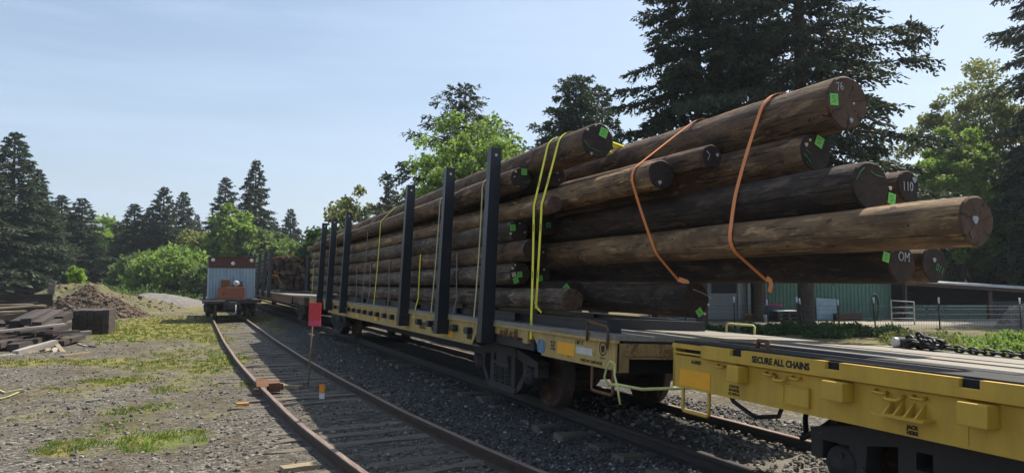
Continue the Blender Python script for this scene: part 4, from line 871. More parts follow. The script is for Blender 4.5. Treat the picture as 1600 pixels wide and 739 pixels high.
logs = [
 # front column between the stakes
 ('lowest front pole, light brown, ending just right of the yellow band pair', 894, 469, 3.95, .135, (3.95, YT, 1.38, .13), 'pole_grey', 'end_brown', ()),
 ('second lowest front pole, its dark end with two green tags near the first stake', 812, 427, 3.95, .150, (3.95, YT+.4, 1.67, .14), 'pole_grey', 'end_dark', (('tag', 812, 429, .1, .036), ('tag', 806, 438, .35, .036), ('tag', 803, 429, .2, .028, 'disc_cream'), ('disc', 801, 419), ('disc', 805, 414, .014))),
 ('third lowest front pole, brown, ending behind the left yellow band', 832, 391, 3.95, .140, (3.95, YT-.4, 1.96, .14), 'pole_brown', 'end_dark', ()),
 ('fourth front pole from below, dark end with one green tag and pale dots', 810, 360, 3.95, .145, (3.95, YT+.2, 2.24, .135), 'pole_grey', 'end_dark', (('tag', 801, 356, .05, .04), ('disc', 798, 365), ('disc', 820, 363, .014), ('disc', 812, 349, .012))),
 ('thin pale brown pole ending at a small round end behind the yellow bands', 867, 319, 3.92, .100, (3.95, YT, 2.50, .125), 'pole_tan', 'end_brown', ()),
 ('upper front pole with a green tag on its dark end by the nearest stake', 814, 279, 3.95, .150, (3.95, YT-.2, 2.82, .13), 'pole_brown', 'end_dark', (('tag', 819, 269, .0, .04), ('disc', 806, 268, .018), ('disc', 804, 276, .012), ('stroke', 0, 0, 'chalk_white', [(806, 291), (812, 292)]), ('stroke', 0, 0, 'chalk_green', [(818, 284), (824, 286), (829, 281)]))),
 ('topmost near log, two pale dots and green tag, under the yellow bands', 934, 220, 4.25, .210, (4.22, YT-1, 3.05, .14), 'pole_brown', 'end_dark', (('tag', 943, 208, -.35, .052), ('disc', 918, 202, .02), ('disc', 931, 195, .02), ('disc', 924, 240, .02, 'chalk_white'), ('stroke', 0, 0, 'chalk_green', [(913, 220), (921, 230), (933, 236), (940, 238)]))),
 # second column
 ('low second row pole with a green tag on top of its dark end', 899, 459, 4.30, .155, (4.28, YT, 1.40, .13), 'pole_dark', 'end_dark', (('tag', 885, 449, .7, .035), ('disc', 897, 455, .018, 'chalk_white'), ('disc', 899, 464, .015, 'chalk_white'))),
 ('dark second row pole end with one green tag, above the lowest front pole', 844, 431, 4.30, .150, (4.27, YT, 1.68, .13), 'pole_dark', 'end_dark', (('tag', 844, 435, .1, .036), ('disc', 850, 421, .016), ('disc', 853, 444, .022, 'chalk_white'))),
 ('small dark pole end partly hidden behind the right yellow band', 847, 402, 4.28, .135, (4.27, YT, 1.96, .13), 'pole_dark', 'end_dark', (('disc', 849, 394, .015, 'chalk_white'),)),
 ('black shaded pole end with a dim green tag under the thin pale pole', 856, 351, 4.30, .150, (4.28, YT, 2.30, .13), 'pole_dark', 'end_dark', (('tag', 857, 352, .1, .034, 'chalk_green'),)),  # tag in a duller green, the shade inside the stack put into its colour
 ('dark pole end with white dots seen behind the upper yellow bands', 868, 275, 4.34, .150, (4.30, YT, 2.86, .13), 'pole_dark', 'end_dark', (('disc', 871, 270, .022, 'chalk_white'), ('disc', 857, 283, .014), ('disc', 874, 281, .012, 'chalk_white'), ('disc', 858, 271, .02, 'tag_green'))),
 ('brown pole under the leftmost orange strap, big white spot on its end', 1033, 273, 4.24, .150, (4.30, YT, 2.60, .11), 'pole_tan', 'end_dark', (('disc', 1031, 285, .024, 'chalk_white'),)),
 # long overhanging logs; unseen far tips lengthened to throw shade past the load
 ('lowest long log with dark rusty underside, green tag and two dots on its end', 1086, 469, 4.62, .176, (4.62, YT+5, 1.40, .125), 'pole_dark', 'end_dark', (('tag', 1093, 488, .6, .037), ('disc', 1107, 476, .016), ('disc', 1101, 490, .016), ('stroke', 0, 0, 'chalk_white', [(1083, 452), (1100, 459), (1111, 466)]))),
 ('dark long log under the longest tan one, green tag beside its chalk marks', 1408, 413, 4.80, .145, (4.92, YT+5, 1.75, .12), 'pole_dark', 'end_dark', (('tag', 1384, 402, -.25, .034), ('text', 1412, 402, 'OM', .10, 'chalk_white', -.1))),  # dark pole material puts the shade under the tan log into its colour
 ('longest tan log, lit along its top, reaching furthest right', 1524, 346, 4.50, .165, (4.60, YT+5, 2.03, .125), 'pole_tan', 'end_brown', (('disc', 1524, 343, .03, 'chalk_white'), ('disc', 1519, 366, .03, 'fascia_brown'))),
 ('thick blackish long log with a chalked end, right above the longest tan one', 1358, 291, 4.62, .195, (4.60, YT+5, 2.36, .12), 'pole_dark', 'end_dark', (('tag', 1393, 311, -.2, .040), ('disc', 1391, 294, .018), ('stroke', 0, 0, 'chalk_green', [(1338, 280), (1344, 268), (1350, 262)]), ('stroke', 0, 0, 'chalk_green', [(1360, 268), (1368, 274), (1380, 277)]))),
 ('log chalked 110 on its end, peeping out behind the thick blackish log', 1418, 291, 5.12, .125, (5.1, YT+5, 2.38, .11), 'pole_brown', 'end_dark', (('text', 1418, 292, '110', .105, 'chalk_white'), ('disc', 1429, 281, .026, 'chalk_white'))),
 ('brown log under the topmost long one, green tag and pale dot', 1273, 238, 4.82, .170, (4.62, YT+5, 2.68, .12), 'pole_brown', 'end_dark', (('tag', 1280, 222, -.45, .045), ('disc', 1260, 226, .02), ('disc', 1266, 219, .014), ('stroke', 0, 0, 'chalk_green', [(1256, 240), (1262, 248), (1268, 257)]), ('stroke', 0, 0, 'chalk_green', [(1260, 234), (1268, 243)]))),
 ('short topped pole with a scratched chalk end below the topmost long log', 1112, 245, 4.48, .115, (4.42, YT+5, 2.95, .10), 'pole_brown', 'end_dark', (('stroke', 0, 0, 'chalk_white', [(1104, 236), (1109, 242), (1106, 250)]), ('disc', 1121, 242, .02, 'chalk_white'))),
 ('topmost long log, thickest of all, two orange straps across it', 1321, 161, 4.92, .235, (4.70, YT+5, 3.02, .13), 'pole_brown', 'end_brown', (('tag', 1303, 156, .05, .046), ('disc', 1330, 188, .024, 'chalk_white'), ('disc', 1334, 162, .012), ('text', 1312, 136, '76', .10, 'chalk_white', .2))),
 ('log with green chalked number on its end, behind the dark chalked log', 1459, 413, 5.30, .145, (5.28, YT+5, 1.76, .12), 'pole_brown', 'end_dark', (('text', 1468, 421, '011', .085, 'chalk_green', -.5), ('disc', 1460, 406, .02, 'chalk_white'))),
]
for lb, px, py, X, r, tip, mt, en, mk in logs: make_log(lb, px, py, X, r, tip, mt, en, mk)
# far bundle: log butts facing the camera
rg = np.random.default_rng(77); protos = []
def far_log(i, x, z, y, r):
    if not protos:
        m = MB(); m.tube([(0, 0, 0), (0, 6, 0), (0, 14.5, 0)], [1, .9, .75], 14, False); lo = m.build('pole_log', 'pole_dark'); e = MB(); e.lathe([(0, -.004), (.9, -.003), (1, 0)], 'y', (0, 0, 0), 14, False); e.build('cut_end', 'end_brown', lo); protos.append(lo); o = lo
    else: o = copy_tree(protos[0])
    o.location = (x, y, z); o.scale = (r, 1, r); return tag(o, 'dark log end in the far bundle between the black stakes', 'log', group='log ends of the far bundle')
fi = 0
for row in range(7):
    nrow = 8 if row < 4 else (7, 6, 4)[row-4]
    for k in range(nrow):
        x = 5.2+(k-(nrow-1)/2)*.335+rg.normal()*.03+(row % 2)*.06-.03; fl = far_log(fi, x, 1.34+row*.275+rg.normal()*.03, 46.4+rg.normal()*.5, .14+.035*rg.random()); fi += 1
for k, pts in enumerate(([(4.3, 46.3, 2.5), (4.28, 45.6, 3.0), (5.6, 45.7, 3.28), (6.3, 45.7, 2.9)], [(4.2, 45.6, 2.0), (4.75, 45.5, 1.95), (4.95, 45.5, 1.5)])):
    m = MB(); m.ribbon(pts, (.2, 1, 0), .12, .02); tag(m.build('cargo_strap', 'strap_orange'), ('orange strap arched over the far log bundle', 'loose orange strap hanging across the lower far log ends')[k], 'strap')

# ------------------------------------------------------------------ straps on the near load
def wrap(pts, gap=.008):
    out = []
    for a_, b_ in zip(pts[:-1], pts[1:]):
        a_, b_ = Vector(a_), Vector(b_); n = max(1, int((b_-a_).length/.055)); out += [a_.lerp(b_, i/n) for i in range(n)]
    out.append(Vector(pts[-1])); anchor = [p.copy() for p in out]
    for it in range(240):                                # pull the band taut round the logs
        if it:
            q = [p.copy() for p in out]
            for i in range(1, len(out)-1): out[i] = (q[i-1]+q[i+1])*.5
        for p in out:
            for B, T, r0, r1, u_, q_, bo, p0 in LOGS:
                s = (p.y-B.y)/(T.y-B.y)
                if s < -.002 or s > 1: continue
                rr = (r0+(r1-r0)*s)*1.045+gap; cx = B.x+(T.x-B.x)*s; cz = B.z+(T.z-B.z)*s
                if abs(p.x-cx) > rr+.06 or abs(p.z-cz) > rr+.06: continue
                of = q_*(-bo*math.sin(math.pi*s)*.6)+u_*(bo*math.sin(math.pi*s*1.5+p0)*.5*math.sin(math.pi*s)); dx, dz = p.x-cx-of.x, p.z-cz-of.z; d = math.hypot(dx, dz)
                if d < rr:
                    if it == 0 and dx > 0 and dz < rr*.5: dx = -abs(dx)-.02; d = math.hypot(dx, dz)
                    p.x += dx/d*rr-dx if False else dx*(rr/d-1) if it else (cx+of.x+dx/d*rr)-p.x
                    p.z += dz*(rr/d-1)
    return out
SG = 'tie-down straps over the near log load'
def strap(label, pts, mat, width=.05, prints=False, th=.004):
    raw = pts; pts = wrap(pts) if len(pts) > 4 else pts; m = MB(); c = Vector(pts[0]); m.ribbon([Vector(p)-c for p in pts], (0, 1, 0), width, th); o = m.build('cargo_strap', mat); o.location = c; tag(o, label, 'strap', group=SG)
    if prints:
        for a_, b_ in zip(pts[6:-1:10], pts[12::10]):
            a_, b_ = Vector(a_), Vector(b_); n = 1
            for i in range(n):
                p = a_+(b_-a_)*((i+.35)/n); q = a_+(b_-a_)*((i+.6)/n); t = (b_-a_).normalized(); wd = Vector((0, 1, 0)); wd = (wd-t*wd.dot(t)).normalized(); nn = t.cross(wd); nn = nn if nn.x < 0 else -nn
                dash = [p-c+nn*(th/2+.0015), q-c+nn*(th/2+.0015)]; g = MB(); g.ribbon(dash, wd, width*.28, .0008); g.build('printed_text', 'stripe_dark', o)
    return o
strap('left band of the bright yellow pair over the topmost near log', [(4.55, 7.95, 3.46), (4.3, 7.93, 3.50), (4.12, 7.91, 3.42), (4.02, 7.89, 3.28), (3.785, 7.78, 2.54), (3.78, 7.78, 1.99), (3.775, 7.75, 1.45), (3.70, 7.68, .98), (3.69, 7.67, .92)], 'strap_yellow', .052, True)
strap('right band of the bright yellow pair over the topmost near log', [(4.55, 7.62, 3.46), (4.3, 7.63, 3.50), (4.12, 7.64, 3.42), (4.02, 7.60, 3.28), (3.785, 7.46, 2.63), (3.78, 7.62, 2.16), (3.776, 7.79, 1.41), (3.775, 7.70, 1.28)], 'strap_yellow', .052, True)
strap('loose yellow strap tail hanging by the end of the yellow pair', [(3.77, 7.72, 1.36), (3.76, 7.62, 1.28), (3.77, 7.54, 1.24)], 'strap_yellow', .03)
strap('yellow webbing end sticking out right of the topmost near log', [tuple(onX(958, 226, 4.75)), tuple(onX(977, 233, 4.8))], 'strap_yellow', .07, th=.02)
strap('second short yellow webbing end below the one right of the topmost near log', [tuple(onX(946, 238, 4.7)), tuple(onX(958, 242, 4.72))], 'strap_yellow', .06, th=.02)
strap('left orange strap slanting from the topmost long log', [(5.2, 5.9, 3.26), (4.95, 5.9, 3.32), (4.70, 5.92, 3.20), (4.40, 6.2, 2.93), (4.20, 6.13, 2.82), (4.07, 6.0, 2.66), (4.36, 6.3, 2.08), (4.36, 6.3, 1.96), (4.62, 6.03, 1.63), (4.60, 6.00, 1.55)], 'strap_orange', .042)
strap('frayed orange strap tail dangling from the left orange strap', [tuple(onX(1060, 436, 4.58)), tuple(onX(1074, 441, 4.57)), tuple(onX(1077, 449, 4.56)), tuple(onX(1073, 459, 4.56))], 'strap_orange', .05)
strap('right orange strap hanging from the topmost long log', [(5.2, 4.8, 3.3), (4.92, 4.8, 3.36), (4.74, 4.82, 3.25), (4.66, 4.86, 3.12), (4.40, 5.19, 2.12), (4.33, 5.17, 2.02), (4.48, 5.08, 1.85), (4.62, 4.9, 1.66), (4.68, 4.85, 1.60)], 'strap_orange', .043)
strap('orange strap tail dangling from the right orange strap over the siding', [tuple(onX(1198, 434, 4.6)), tuple(onX(1204, 439, 4.6)), tuple(onX(1205, 446, 4.6)), tuple(onX(1202, 456, 4.6))], 'strap_orange', .045)
thin = [(753, 281, 739, 512, 'strap_pale', 'pale strap just left of the nearest stake'), (714, 395, 705, 500, 'strap_grey', 'short grey strap midway between the two nearest stakes'), (686, 305, 673, 492, 'strap_pale', 'pale strap left of the second nearest stake'),
        (657, 397, 645, 496, 'strap_yellow', 'short bright yellow strap right of the third stake'), (608, 407, 602, 490, 'strap_grey', 'short grey strap left of the third stake'), (594, 340, 583, 484, 'strap_yellow', 'tall pale yellow strap in the middle of the load'),
        (579, 415, 571, 480, 'strap_grey', 'grey slanting strap left of the tall pale yellow one'), (575, 348, 565, 476, 'strap_grey', 'tall grey strap in the wide middle bay of the load'), (557, 419, 552, 476, 'strap_grey', 'shortest grey strap in the wide middle bay'),
        (548, 362, 539, 480, 'strap_pale', 'pale strap right of the fourth stake'), (526, 372, 516, 480, 'strap_yellow', 'yellow strap between the fourth and fifth stakes'), (508, 392, 498, 468, 'strap_grey', 'grey strap between the two farthest stakes'), (490, 414, 483, 472, 'strap_yellow', 'yellow strap slanting at the far end of the load')]
for x0, y0, x1, y1, mt, lb in thin:
    a_ = onX(x0, y0, 3.775); b_ = onX(x1, y1, 3.69); pts = [a_, a_*.25+b_*.75 if False else Vector((3.772, a_.y*.3+b_.y*.7, max(1.22, a_.z*.3+b_.z*.7))), b_]
    if a_.z > 2.75: pts = [Vector((4.2, a_.y, a_.z+.22)), Vector((3.98, a_.y, a_.z+.17)), Vector((3.84, a_.y, a_.z+.08))]+pts
    strap(lb, pts, mt, .045)

# ------------------------------------------------------------------ box car and winch on the siding
BX, BY, ZR = 1.82, 37.4, -.255
bc = thing('service_car', 'flat service car on the siding carrying a blue corrugated box', 'rail car', (BX, BY, ZR))
m = MB(); m.box((-1.35, 0, .80), (1.35, .12, .98), .01); m.box((-1.35, .1, .86), (1.35, 9, .96)); m.box((-.4, .05, .5), (.4, 8.9, .86)); m.build('underframe', 'dark_iron', bc)
m = MB(); m.box((-1.36, -.004, .90), (-.28, .02, .965)); m.build('end_beam', 'plank_grey', bc)
m = MB(); m.box((-.32, -.06, .68), (.32, .1, 1.0), .02); m.build('draft_gear', 'dark_iron', bc)
m = MB(); m.box((-.10, -.5, .60), (.10, 0, .82), .03); m.box((-.17, -.62, .55), (.17, -.4, .88), .05); m.build('coupler', 'dark_iron', bc)
m = MB(); m.tube([(.13, -.63, .75), (.13, -.66, .35), (.02, -.67, .30)], .022, 8); m.build('coupler_lever', 'trim_pale', bc)
m = MB(); m.box((-1.33, .0, .98), (-1.20, .1, 1.62)); m.box((-1.36, -.03, 1.52), (-1.17, .13, 1.72), .02); m.tube([(-1.33, .03, 1.55), (-1.52, .03, 1.5), (-1.6, .03, 1.32)], .05, 8); m.build('brake_post', 'dark_iron', bc)
bx = MB(); x = -1.06; prof = []
while x < 1.06: prof += [(x, .80), (x+.06, .80), (x+.075, .755), (x+.135, .755)]; x += .155
prof = [p for p in prof if p[0] <= 1.06]+[(1.06, .80), (1.06, 4.8), (-1.06, 4.8)]; bx.prism(prof, 'z', 1.0, 2.58); bx.build('box_body', 'box_blue', bc)
m = MB(); m.box((-1.08, .72, 2.58), (1.08, 4.85, 3.06), .01); m.box((-1.10, .69, 3.06), (1.10, 4.9, 3.09)); m.box((-1.08, .745, 2.535), (1.08, .76, 2.58)); m.build('box_top', 'box_brown', bc)
for lx, lz in ((-.90, 2.93), (0.02, 2.76), (.90, 2.92)):
    m = MB(); m.lathe([(0, -.05), (.06, -.045), (.085, -.03), (.095, 0)], 'y', (lx, .72, lz), 16); m.build('lamp', 'lamp_glass', bc)
m = MB()
for q in (-1.06, 1.06): m.box((q-.025, .76, .96), (q+.025, .80, 2.58))
m.build('corner_post', 'box_blue', bc)
make_truck(bc, 1.5); make_truck(bc, 7.4)
wn_ = thing('winch_engine', 'rusty orange winch engine standing in front of the blue box', 'machine', (BX-.05, BY+.38, ZR+.962))
m = MB(); m.box((-.60, -.28, .06), (.62, .30, .62), .03); m.box((-.55, -.30, .56), (.55, -.281, .60)); m.box((-.64, -.30, 0), (.66, .32, .07)); m.build('housing', 'machine_orange', wn_)
m = MB(); m.box((-.46, -.2, .615), (-.06, .25, 1.0), .04); m.build('fuel_tank', 'rusty_brown', wn_)
m = MB(); m.lathe([(0, -.12), (.13, -.11), (.15, -.05), (.15, .1), (0, .12)], 'y', (.22, -.05, .80), 14); m.build('air_filter', 'trim_pale', wn_)
m = MB(); m.box((.05, -.15, .62), (.55, .2, .74), .02); m.tube([(.45, 0, .7), (.47, 0, .88), (.5, 0, .9)], .05, 8); m.build('engine_block', 'dark_iron', wn_)
m = MB(); m.lathe([(0, -.015), (.075, -.01), (.085, .02)], 'y', (-.35, -.285, .32), 14); m.build('cap', 'rusty_brown', wn_)

# ------------------------------------------------------------------ red plate on a stake, small marker, derail block
p = onZ(481, 602, -.39); D = (p-CAM).dot(fw); tp = atD(488, 512, D); c0 = atD(482.5, 473, D-.02); c1 = atD(501.5, 509.5, D-.02)
fl = thing('warning_plate', 'red plate on a thin leaning wooden stake between the siding rails', 'sign', p)
m = MB(); m.tube([(0, 0, -.06), ((tp-p).x*.6, (tp-p).y*.6, (tp-p).z*.6), tuple((tp-p)*1.25)], .014, 6); m.build('wooden_stake', 'stake_wood', fl)
up_ = Vector((0, 0, 1)); w_ = (c1-c0).length; cc = (c0+c1)/2-p; ww = (c1-c0).dot(rt)/2; hh = (c0.z-c1.z)/2; rotm = Matrix.Rotation(-YAW, 3, 'Z') @ Matrix.Rotation(R(1.5), 3, 'Y')
m = MB(); m.obox(cc+Vector((0, 0, hh*.25)), (ww*2, .018, hh*1.5), rotm); m.build('plate', 'red_sign', fl)
m = MB(); m.obox(cc-Vector((0, 0, hh*.74)), (ww*2, .016, hh*.48), rotm); m.build('lower_plate', 'pink_sign', fl)
p = onZ(503, 622, -.385); mk = thing('track_marker', 'small orange and white marker standing on the ties right of the red plate stake', 'marker', p, -YAW)
m = MB(); m.box((-.045, -.012, .09), (.045, .012, .235), .004); m.build('orange_top', 'marker_orange', mk); m = MB(); m.box((-.045, -.012, -.01), (.045, .012, .087), .003); m.build('white_base', 'marker_white', mk)
m = MB(); m.box((-.046, -.0135, .13), (.046, .0135, .15)); m.build('reflective_band', 'orange_decal', mk)
yd = 13.6; xd = float(trackx(yd))-.755
de = thing('derail_block', 'rusty derail block clamped over the left siding rail', 'derail', (xd, yd, -.255))
de.scale = (.78, .78, .78)
m = MB(); m.prism([(-.30, .015), (.12, .015), (.12, .05), (0, .15), (-.22, .06)], 'x', -.10, .16); m.build('wedge', 'rusty_brown', de)
m = MB(); m.box((.15, -.22, -.14), (.42, .10, .07), .02); m.box((.42, -.16, -.10), (.50, .04, .04), .01); m.build('block_body', 'rusty_brown', de)
m = MB(); m.lathe([(0, .03), (.05, .02), (.06, -.02)], 'x', (.50, -.08, -.02), 12); m.build('pivot_cap', 'trim_pale', de)
m = MB(); m.box((-.16, -.35, -.10), (-.05, -.15, -.02), .02); m.build('clamp_foot', 'rusty_brown', de)

# ------------------------------------------------------------------ timber on the left
def timber_piece(name, label, cat, a, b, wd, th, mat, group=None, up=(0, 0, 1), roll=0.0, loc=None):
    a, b = Vector(a), Vector(b); t = (b-a).normalized(); s = t.cross(Vector(up)).normalized(); q = s.cross(t); L_ = (b-a).length
    m = MB(); rg = np.random.default_rng(int(abs(a.x*100+b.y*10+a.z*1000)) % 99991); n = 6; vs = []
    for i in range(n):
        y = -L_/2+L_*i/(n-1); j = lambda: float(rg.normal())*th*.03
        vs += [(-wd/2+j(), y, -th/2+j()), (wd/2+j(), y, -th/2+j()), (wd/2+j(), y, th/2+j()), (-wd/2+j(), y, th/2+j())]
    m.add(vs, [(i*4+k, i*4+(k+1) % 4, i*4+4+(k+1) % 4, i*4+4+k) for i in range(n-1) for k in range(4)]+[(3, 2, 1, 0), tuple((n-1)*4+k for k in range(4))])
    o = m.build(name, mat); o.location = (a+b)/2; o.rotation_euler = (Matrix((s, t, q)).transposed() @ Matrix.Rotation(roll, 3, 'Y')).to_euler(); return tag(o, label, cat, group)
g0 = gz(-3.4, 31)
TG = 'railway ties of the neat block'
for r_ in range(5):
    for k in range(5):
        x = -4.05+.125+k*.243; dy = random.uniform(-.05, .05); z = g0+.09+r_*.182
        timber_piece('railway_tie', 'dark railway tie in the neat square block left of the siding', 'timber', (x, 30.9+dy, z), (x, 33.5+dy, z), .232, .176, 'plank_brown' if r_ == 4 or k == 4 else 'tie_dark', TG)  # top row and right column browner: sunlight put into the tie colour
for k, (xa, ya, za, xb, yb, zb) in enumerate([(-9.9, 38, .9, -5.75, 38.1, .9), (-9.9, 38, .62, -5.7, 38.05, .62), (-10, 38.1, .33, -5.9, 38.1, .33), (-10, 38.1, .05, -5.6, 38.1, .05), (-10, 38.1, -.22, -5.7, 38.1, -.22)]):
    timber_piece('long_beam', ('top long dark beam of the stack behind the timber pile', 'second long dark beam from the top of the stack behind the timber pile', 'third long dark beam of the stack behind the timber pile', 'fourth long dark beam of the stack behind the timber pile', 'lowest long dark beam of the stack behind the timber pile')[k], 'timber', (xa, ya, za), (xb, yb, zb), .30, .27, 'tie_dark', 'long beams behind the timber pile')
def W(px, py, Y): return onY(px, py, Y)
PG = 'timbers of the loose pile'
pile = [  # brown timbers sloping towards the camera (pixel ends measured with depth)
 ((40, 503, 26.8), (78, 486, 30.6), .30, .2, 'plank_brown', 'broad brown timber on top of the loose pile, left of the neat tie block'),
 ((56, 508, 26.9), (92, 488, 30.4), .30, .2, 'plank_brown', 'brown timber lying right beside the broad top timber of the pile'),
 ((75, 512, 26.6), (100, 497, 29.8), .26, .2, 'plank_brown', 'short brown timber leaning down right on the loose pile'),
 ((22, 506, 27.0), (62, 487, 31.0), .26, .2, 'tie_dark', 'dark timber at the left shoulder of the loose pile'),
 ((92, 500, 28.6), (108, 492, 30.8), .26, .24, 'tie_dark', 'dark timber stub wedged against the neat tie block'),
 ((44, 518, 26.4), (84, 503, 30.0), .34, .2, 'tie_dark', 'dark timber under the broad top timber'),
 ((72, 522, 26.2), (104, 508, 29.6), .34, .2, 'tie_dark', 'dark timber under the short brown timber'),
 ((-30, 524, 25.6), (28, 512, 28.2), .34, .18, 'plank_brown', 'brown timber cut by the left edge, low in the pile'),
 ((-10, 540, 24.4), (70, 522, 27.6), .36, .16, 'plank_brown', 'long flat brown timber across the front of the pile'),
 ((20, 542, 24.3), (98, 520, 28.2), .30, .16, 'plank_brown', 'second long flat brown timber in front, nearer the tie block'),
 ((-30, 534, 25.0), (24, 524, 27.0), .34, .18, 'tie_dark', 'dark timber at the bottom left of the pile'),
 ((92, 536, 25.6), (126, 526, 27.4), .30, .14, 'plank_brown', 'flat timber lying before the neat tie block'),
 ((0, 510, 27.4), (-14, 492, 30.8), .3, .2, 'tie_dark', 'dark timber end at the left edge below the pale boards'),
 ((-40, 500, 28), (30, 494, 29), .24, .2, 'tie_dark', 'dark cross timber below the pale boards'),
]
for a_, b_, wd, th, mt, lb in pile: timber_piece('pile_timber', lb, 'timber', W(*a_), W(*b_), wd, th, mt, PG)
rg = np.random.default_rng(71)
for k in range(16):
    px = -20+rg.random()*120; Y = 25+rg.random()*5; c_ = W(px, 500, Y); z = -.3+rg.random()*.55; an = rg.normal()*.7+.9; l_ = .6+1.3*rg.random()
    timber_piece('pile_offcut', 'short broken offcut jammed among the timbers of the loose pile', 'timber', (c_.x-math.cos(an)*l_/2, Y-math.sin(an)*l_/2, z), (c_.x+math.cos(an)*l_/2, Y+math.sin(an)*l_/2, z+rg.normal()*.15), .10+.14*rg.random(), .05+.1*rg.random(), ('tie_dark', 'plank_brown', 'tie_dark', 'plank_grey')[k % 4], 'offcuts in the loose timber pile')
boards = [
 ((-40, 477, 32), (52, 476, 32.6), .28, .05, 'plank_pale', 'uppermost pale board at the left edge'),
 ((-40, 484, 31), (70, 477, 32.2), .30, .06, 'plank_pale', 'long pale board pointing right at the left edge pile'),
 ((-40, 489, 30.2), (40, 486, 31), .32, .05, 'plank_pale', 'pale board under the long pointing one'),
 ((8, 496, 29.6), (30, 500, 29.2), .30, .10, 'plank_pale', 'short pale offcut tipped on the dark timbers'),
 ((-40, 481, 33), (60, 473, 33.5), .3, .05, 'plank_brown', 'thin brown board behind the pale boards'),
]
for a_, b_, wd, th, mt, lb in boards: timber_piece('pale_board', lb, 'board', W(*a_), W(*b_), wd, th, mt, 'boards at the left edge')
scraps = [
 ((24, 552, 23.4), (86, 535, 24.6), .20, .15, 'plank_grey', 'white weathered post lying slanted in front of the pile'),
 ((97, 557, 23.2), (141, 551, 24.0), .11, .07, 'plank_pale', 'pale batten lying flat right of the white post'),
 ((88, 538, 24.6), (103, 556, 23.4), .12, .06, 'plank_pale', 'short pale batten leaning towards the camera'),
 ((38, 555, 23.4), (58, 549, 24), .12, .06, 'plank_pale', 'broken pale stick under the white post'),
 ((-20, 562, 22.6), (22, 554, 23.4), .16, .08, 'plank_grey', 'grey plank scrap at the left edge of the scrap heap'),
 ((22, 559, 22.8), (46, 566, 22.2), .10, .05, 'plank_grey', 'grey splinter lowest in the scrap heap'),
 ((70, 556, 23.4), (76, 545, 24.0), .10, .06, 'plank_pale', 'stubby pale offcut standing in the scrap heap'),
 ((80, 555, 23.5), (88, 544, 24.2), .14, .06, 'plank_grey', 'grey offcut beside the stubby pale one'),
 ((52, 561, 22.8), (64, 556, 23.2), .12, .05, 'plank_grey', 'small grey chip before the scrap heap'),
 ((62, 552, 23.6), (80, 549, 23.8), .16, .08, 'tie_dark', 'dark broken chunk inside the scrap heap'),
 ((122, 537, 25.5), (136, 541, 25.0), .08, .04, 'plank_grey', 'thin grey stick right of the flat timbers'),
 ((128, 538, 25.6), (148, 542, 24.8), .09, .04, 'tie_dark', 'thin dark stick right of the flat timbers'),
 ((184, 494, 47), (223, 491, 49), .22, .14, 'plank_grey', 'long pale pole lying on the grass beyond the tie block'),
 ((370, 632, 11.3), (389, 631, 11.2), .06, .05, 'orange_scrap', 'small orange wood scrap left of the siding rail'),
 ((440, 733, 7.4), (496, 726, 7.6), .16, .05, 'plank_pale', 'pale flat board lying by the near end of the left rail'),
 ((445, 603, 13.0), (470, 605, 12.8), .12, .06, 'plank_pale', 'pale block lying right of the derail on the ties'),
 ((598, 617, 10.6), (608, 617, 10.5), .06, .03, 'plank_pale', 'tiny pale chip on the dark gravel right of the siding'),
 ((160, 623, 13), (135, 626, 12.8), .05, .02, 'plank_grey', 'white sliver lying on the gravel left of the grass patches'),
 ((840, 736, 5.6), (884, 732, 5.5), .08, .05, 'plank_grey', 'grey stick against the near end of the right siding rail'),
]
plain('shed_board', (.06, .11, .09), .7); plain('strap_faded', (.42, .40, .13), .7); plain('orange_scrap', (.6, .25, .06), .8)
for a_, b_, wd, th, mt, lb in scraps:
    A_p, B_p = W(*a_), W(*b_); ta = gz(A_p.x, A_p.y)+th*.45; tb_ = gz(B_p.x, B_p.y)+th*.45
    if lb.startswith(('long pale pole', 'small orange', 'pale flat', 'tiny', 'white sliver', 'pale block', 'grey stick', 'thin', 'pale batten')): A_p = onZ(a_[0], a_[1], ta); B_p = onZ(b_[0], b_[1], tb_)
    timber_piece('wood_scrap', lb, 'wood scrap', A_p, B_p, wd, th, mt, 'wood scraps on the ground')
for pts, lb in (([(-6, 607), (8, 613), (36, 607)], 'upper yellow plastic strip lying at the left edge'), ([(-8, 624), (14, 619), (30, 612)], 'lower yellow plastic strip lying at the left edge')):
    m = MB(); P = [onZ(x, y, -.35) for x, y in pts]; m.ribbon([Vector((p.x, p.y, gz(p.x, p.y)+.035))-P[0] for p in P], (0, 1, 0), .035); o = m.build('plastic_strip', 'strap_faded'); o.location = P[0]; tag(o, lb, 'strip')
# mounds
def mound(name, label, cx, cy, rx, ry, h, mat, seed, rz=0, n=70, rough=.25):
    t = np.linspace(-1, 1, n); A, B = np.meshgrid(t, t); rr = np.sqrt(A**2+B**2); hh = np.clip(1-rr, 0, 1); hh = np.sin(hh*math.pi/2)**1.15*.75+.25*hh
    H = h*hh*(1-rough+2*rough*fbm(A*3+seed, B*3+seed, 4))+.14*h*(fbm(A*9+seed, B*9, 3)-.45)*(hh > .02)
    ca, sa = math.cos(rz), math.sin(rz); X = A*rx; Y = B*ry; V = np.stack([(X*ca-Y*sa).ravel(), (X*sa+Y*ca).ravel(), H.ravel()-.04], 1); I = np.arange(n*n).reshape(n, n)
    F = np.stack([I[:-1, :-1].ravel(), I[:-1, 1:].ravel(), I[1:, 1:].ravel(), I[1:, :-1].ravel()], 1)
    return tag(ob(name, npmesh(name, V, F, mat, True), None, (cx, cy, gz(cx, cy))), label, 'mound')
c = onY(140, 470, 46); mound('dirt_mound', 'brown heap of bark and dirt behind the neat tie block', c.x, c.y, 3.2, 2.6, 1.4, 'mound_dirt', 3, 0, 80, .5)
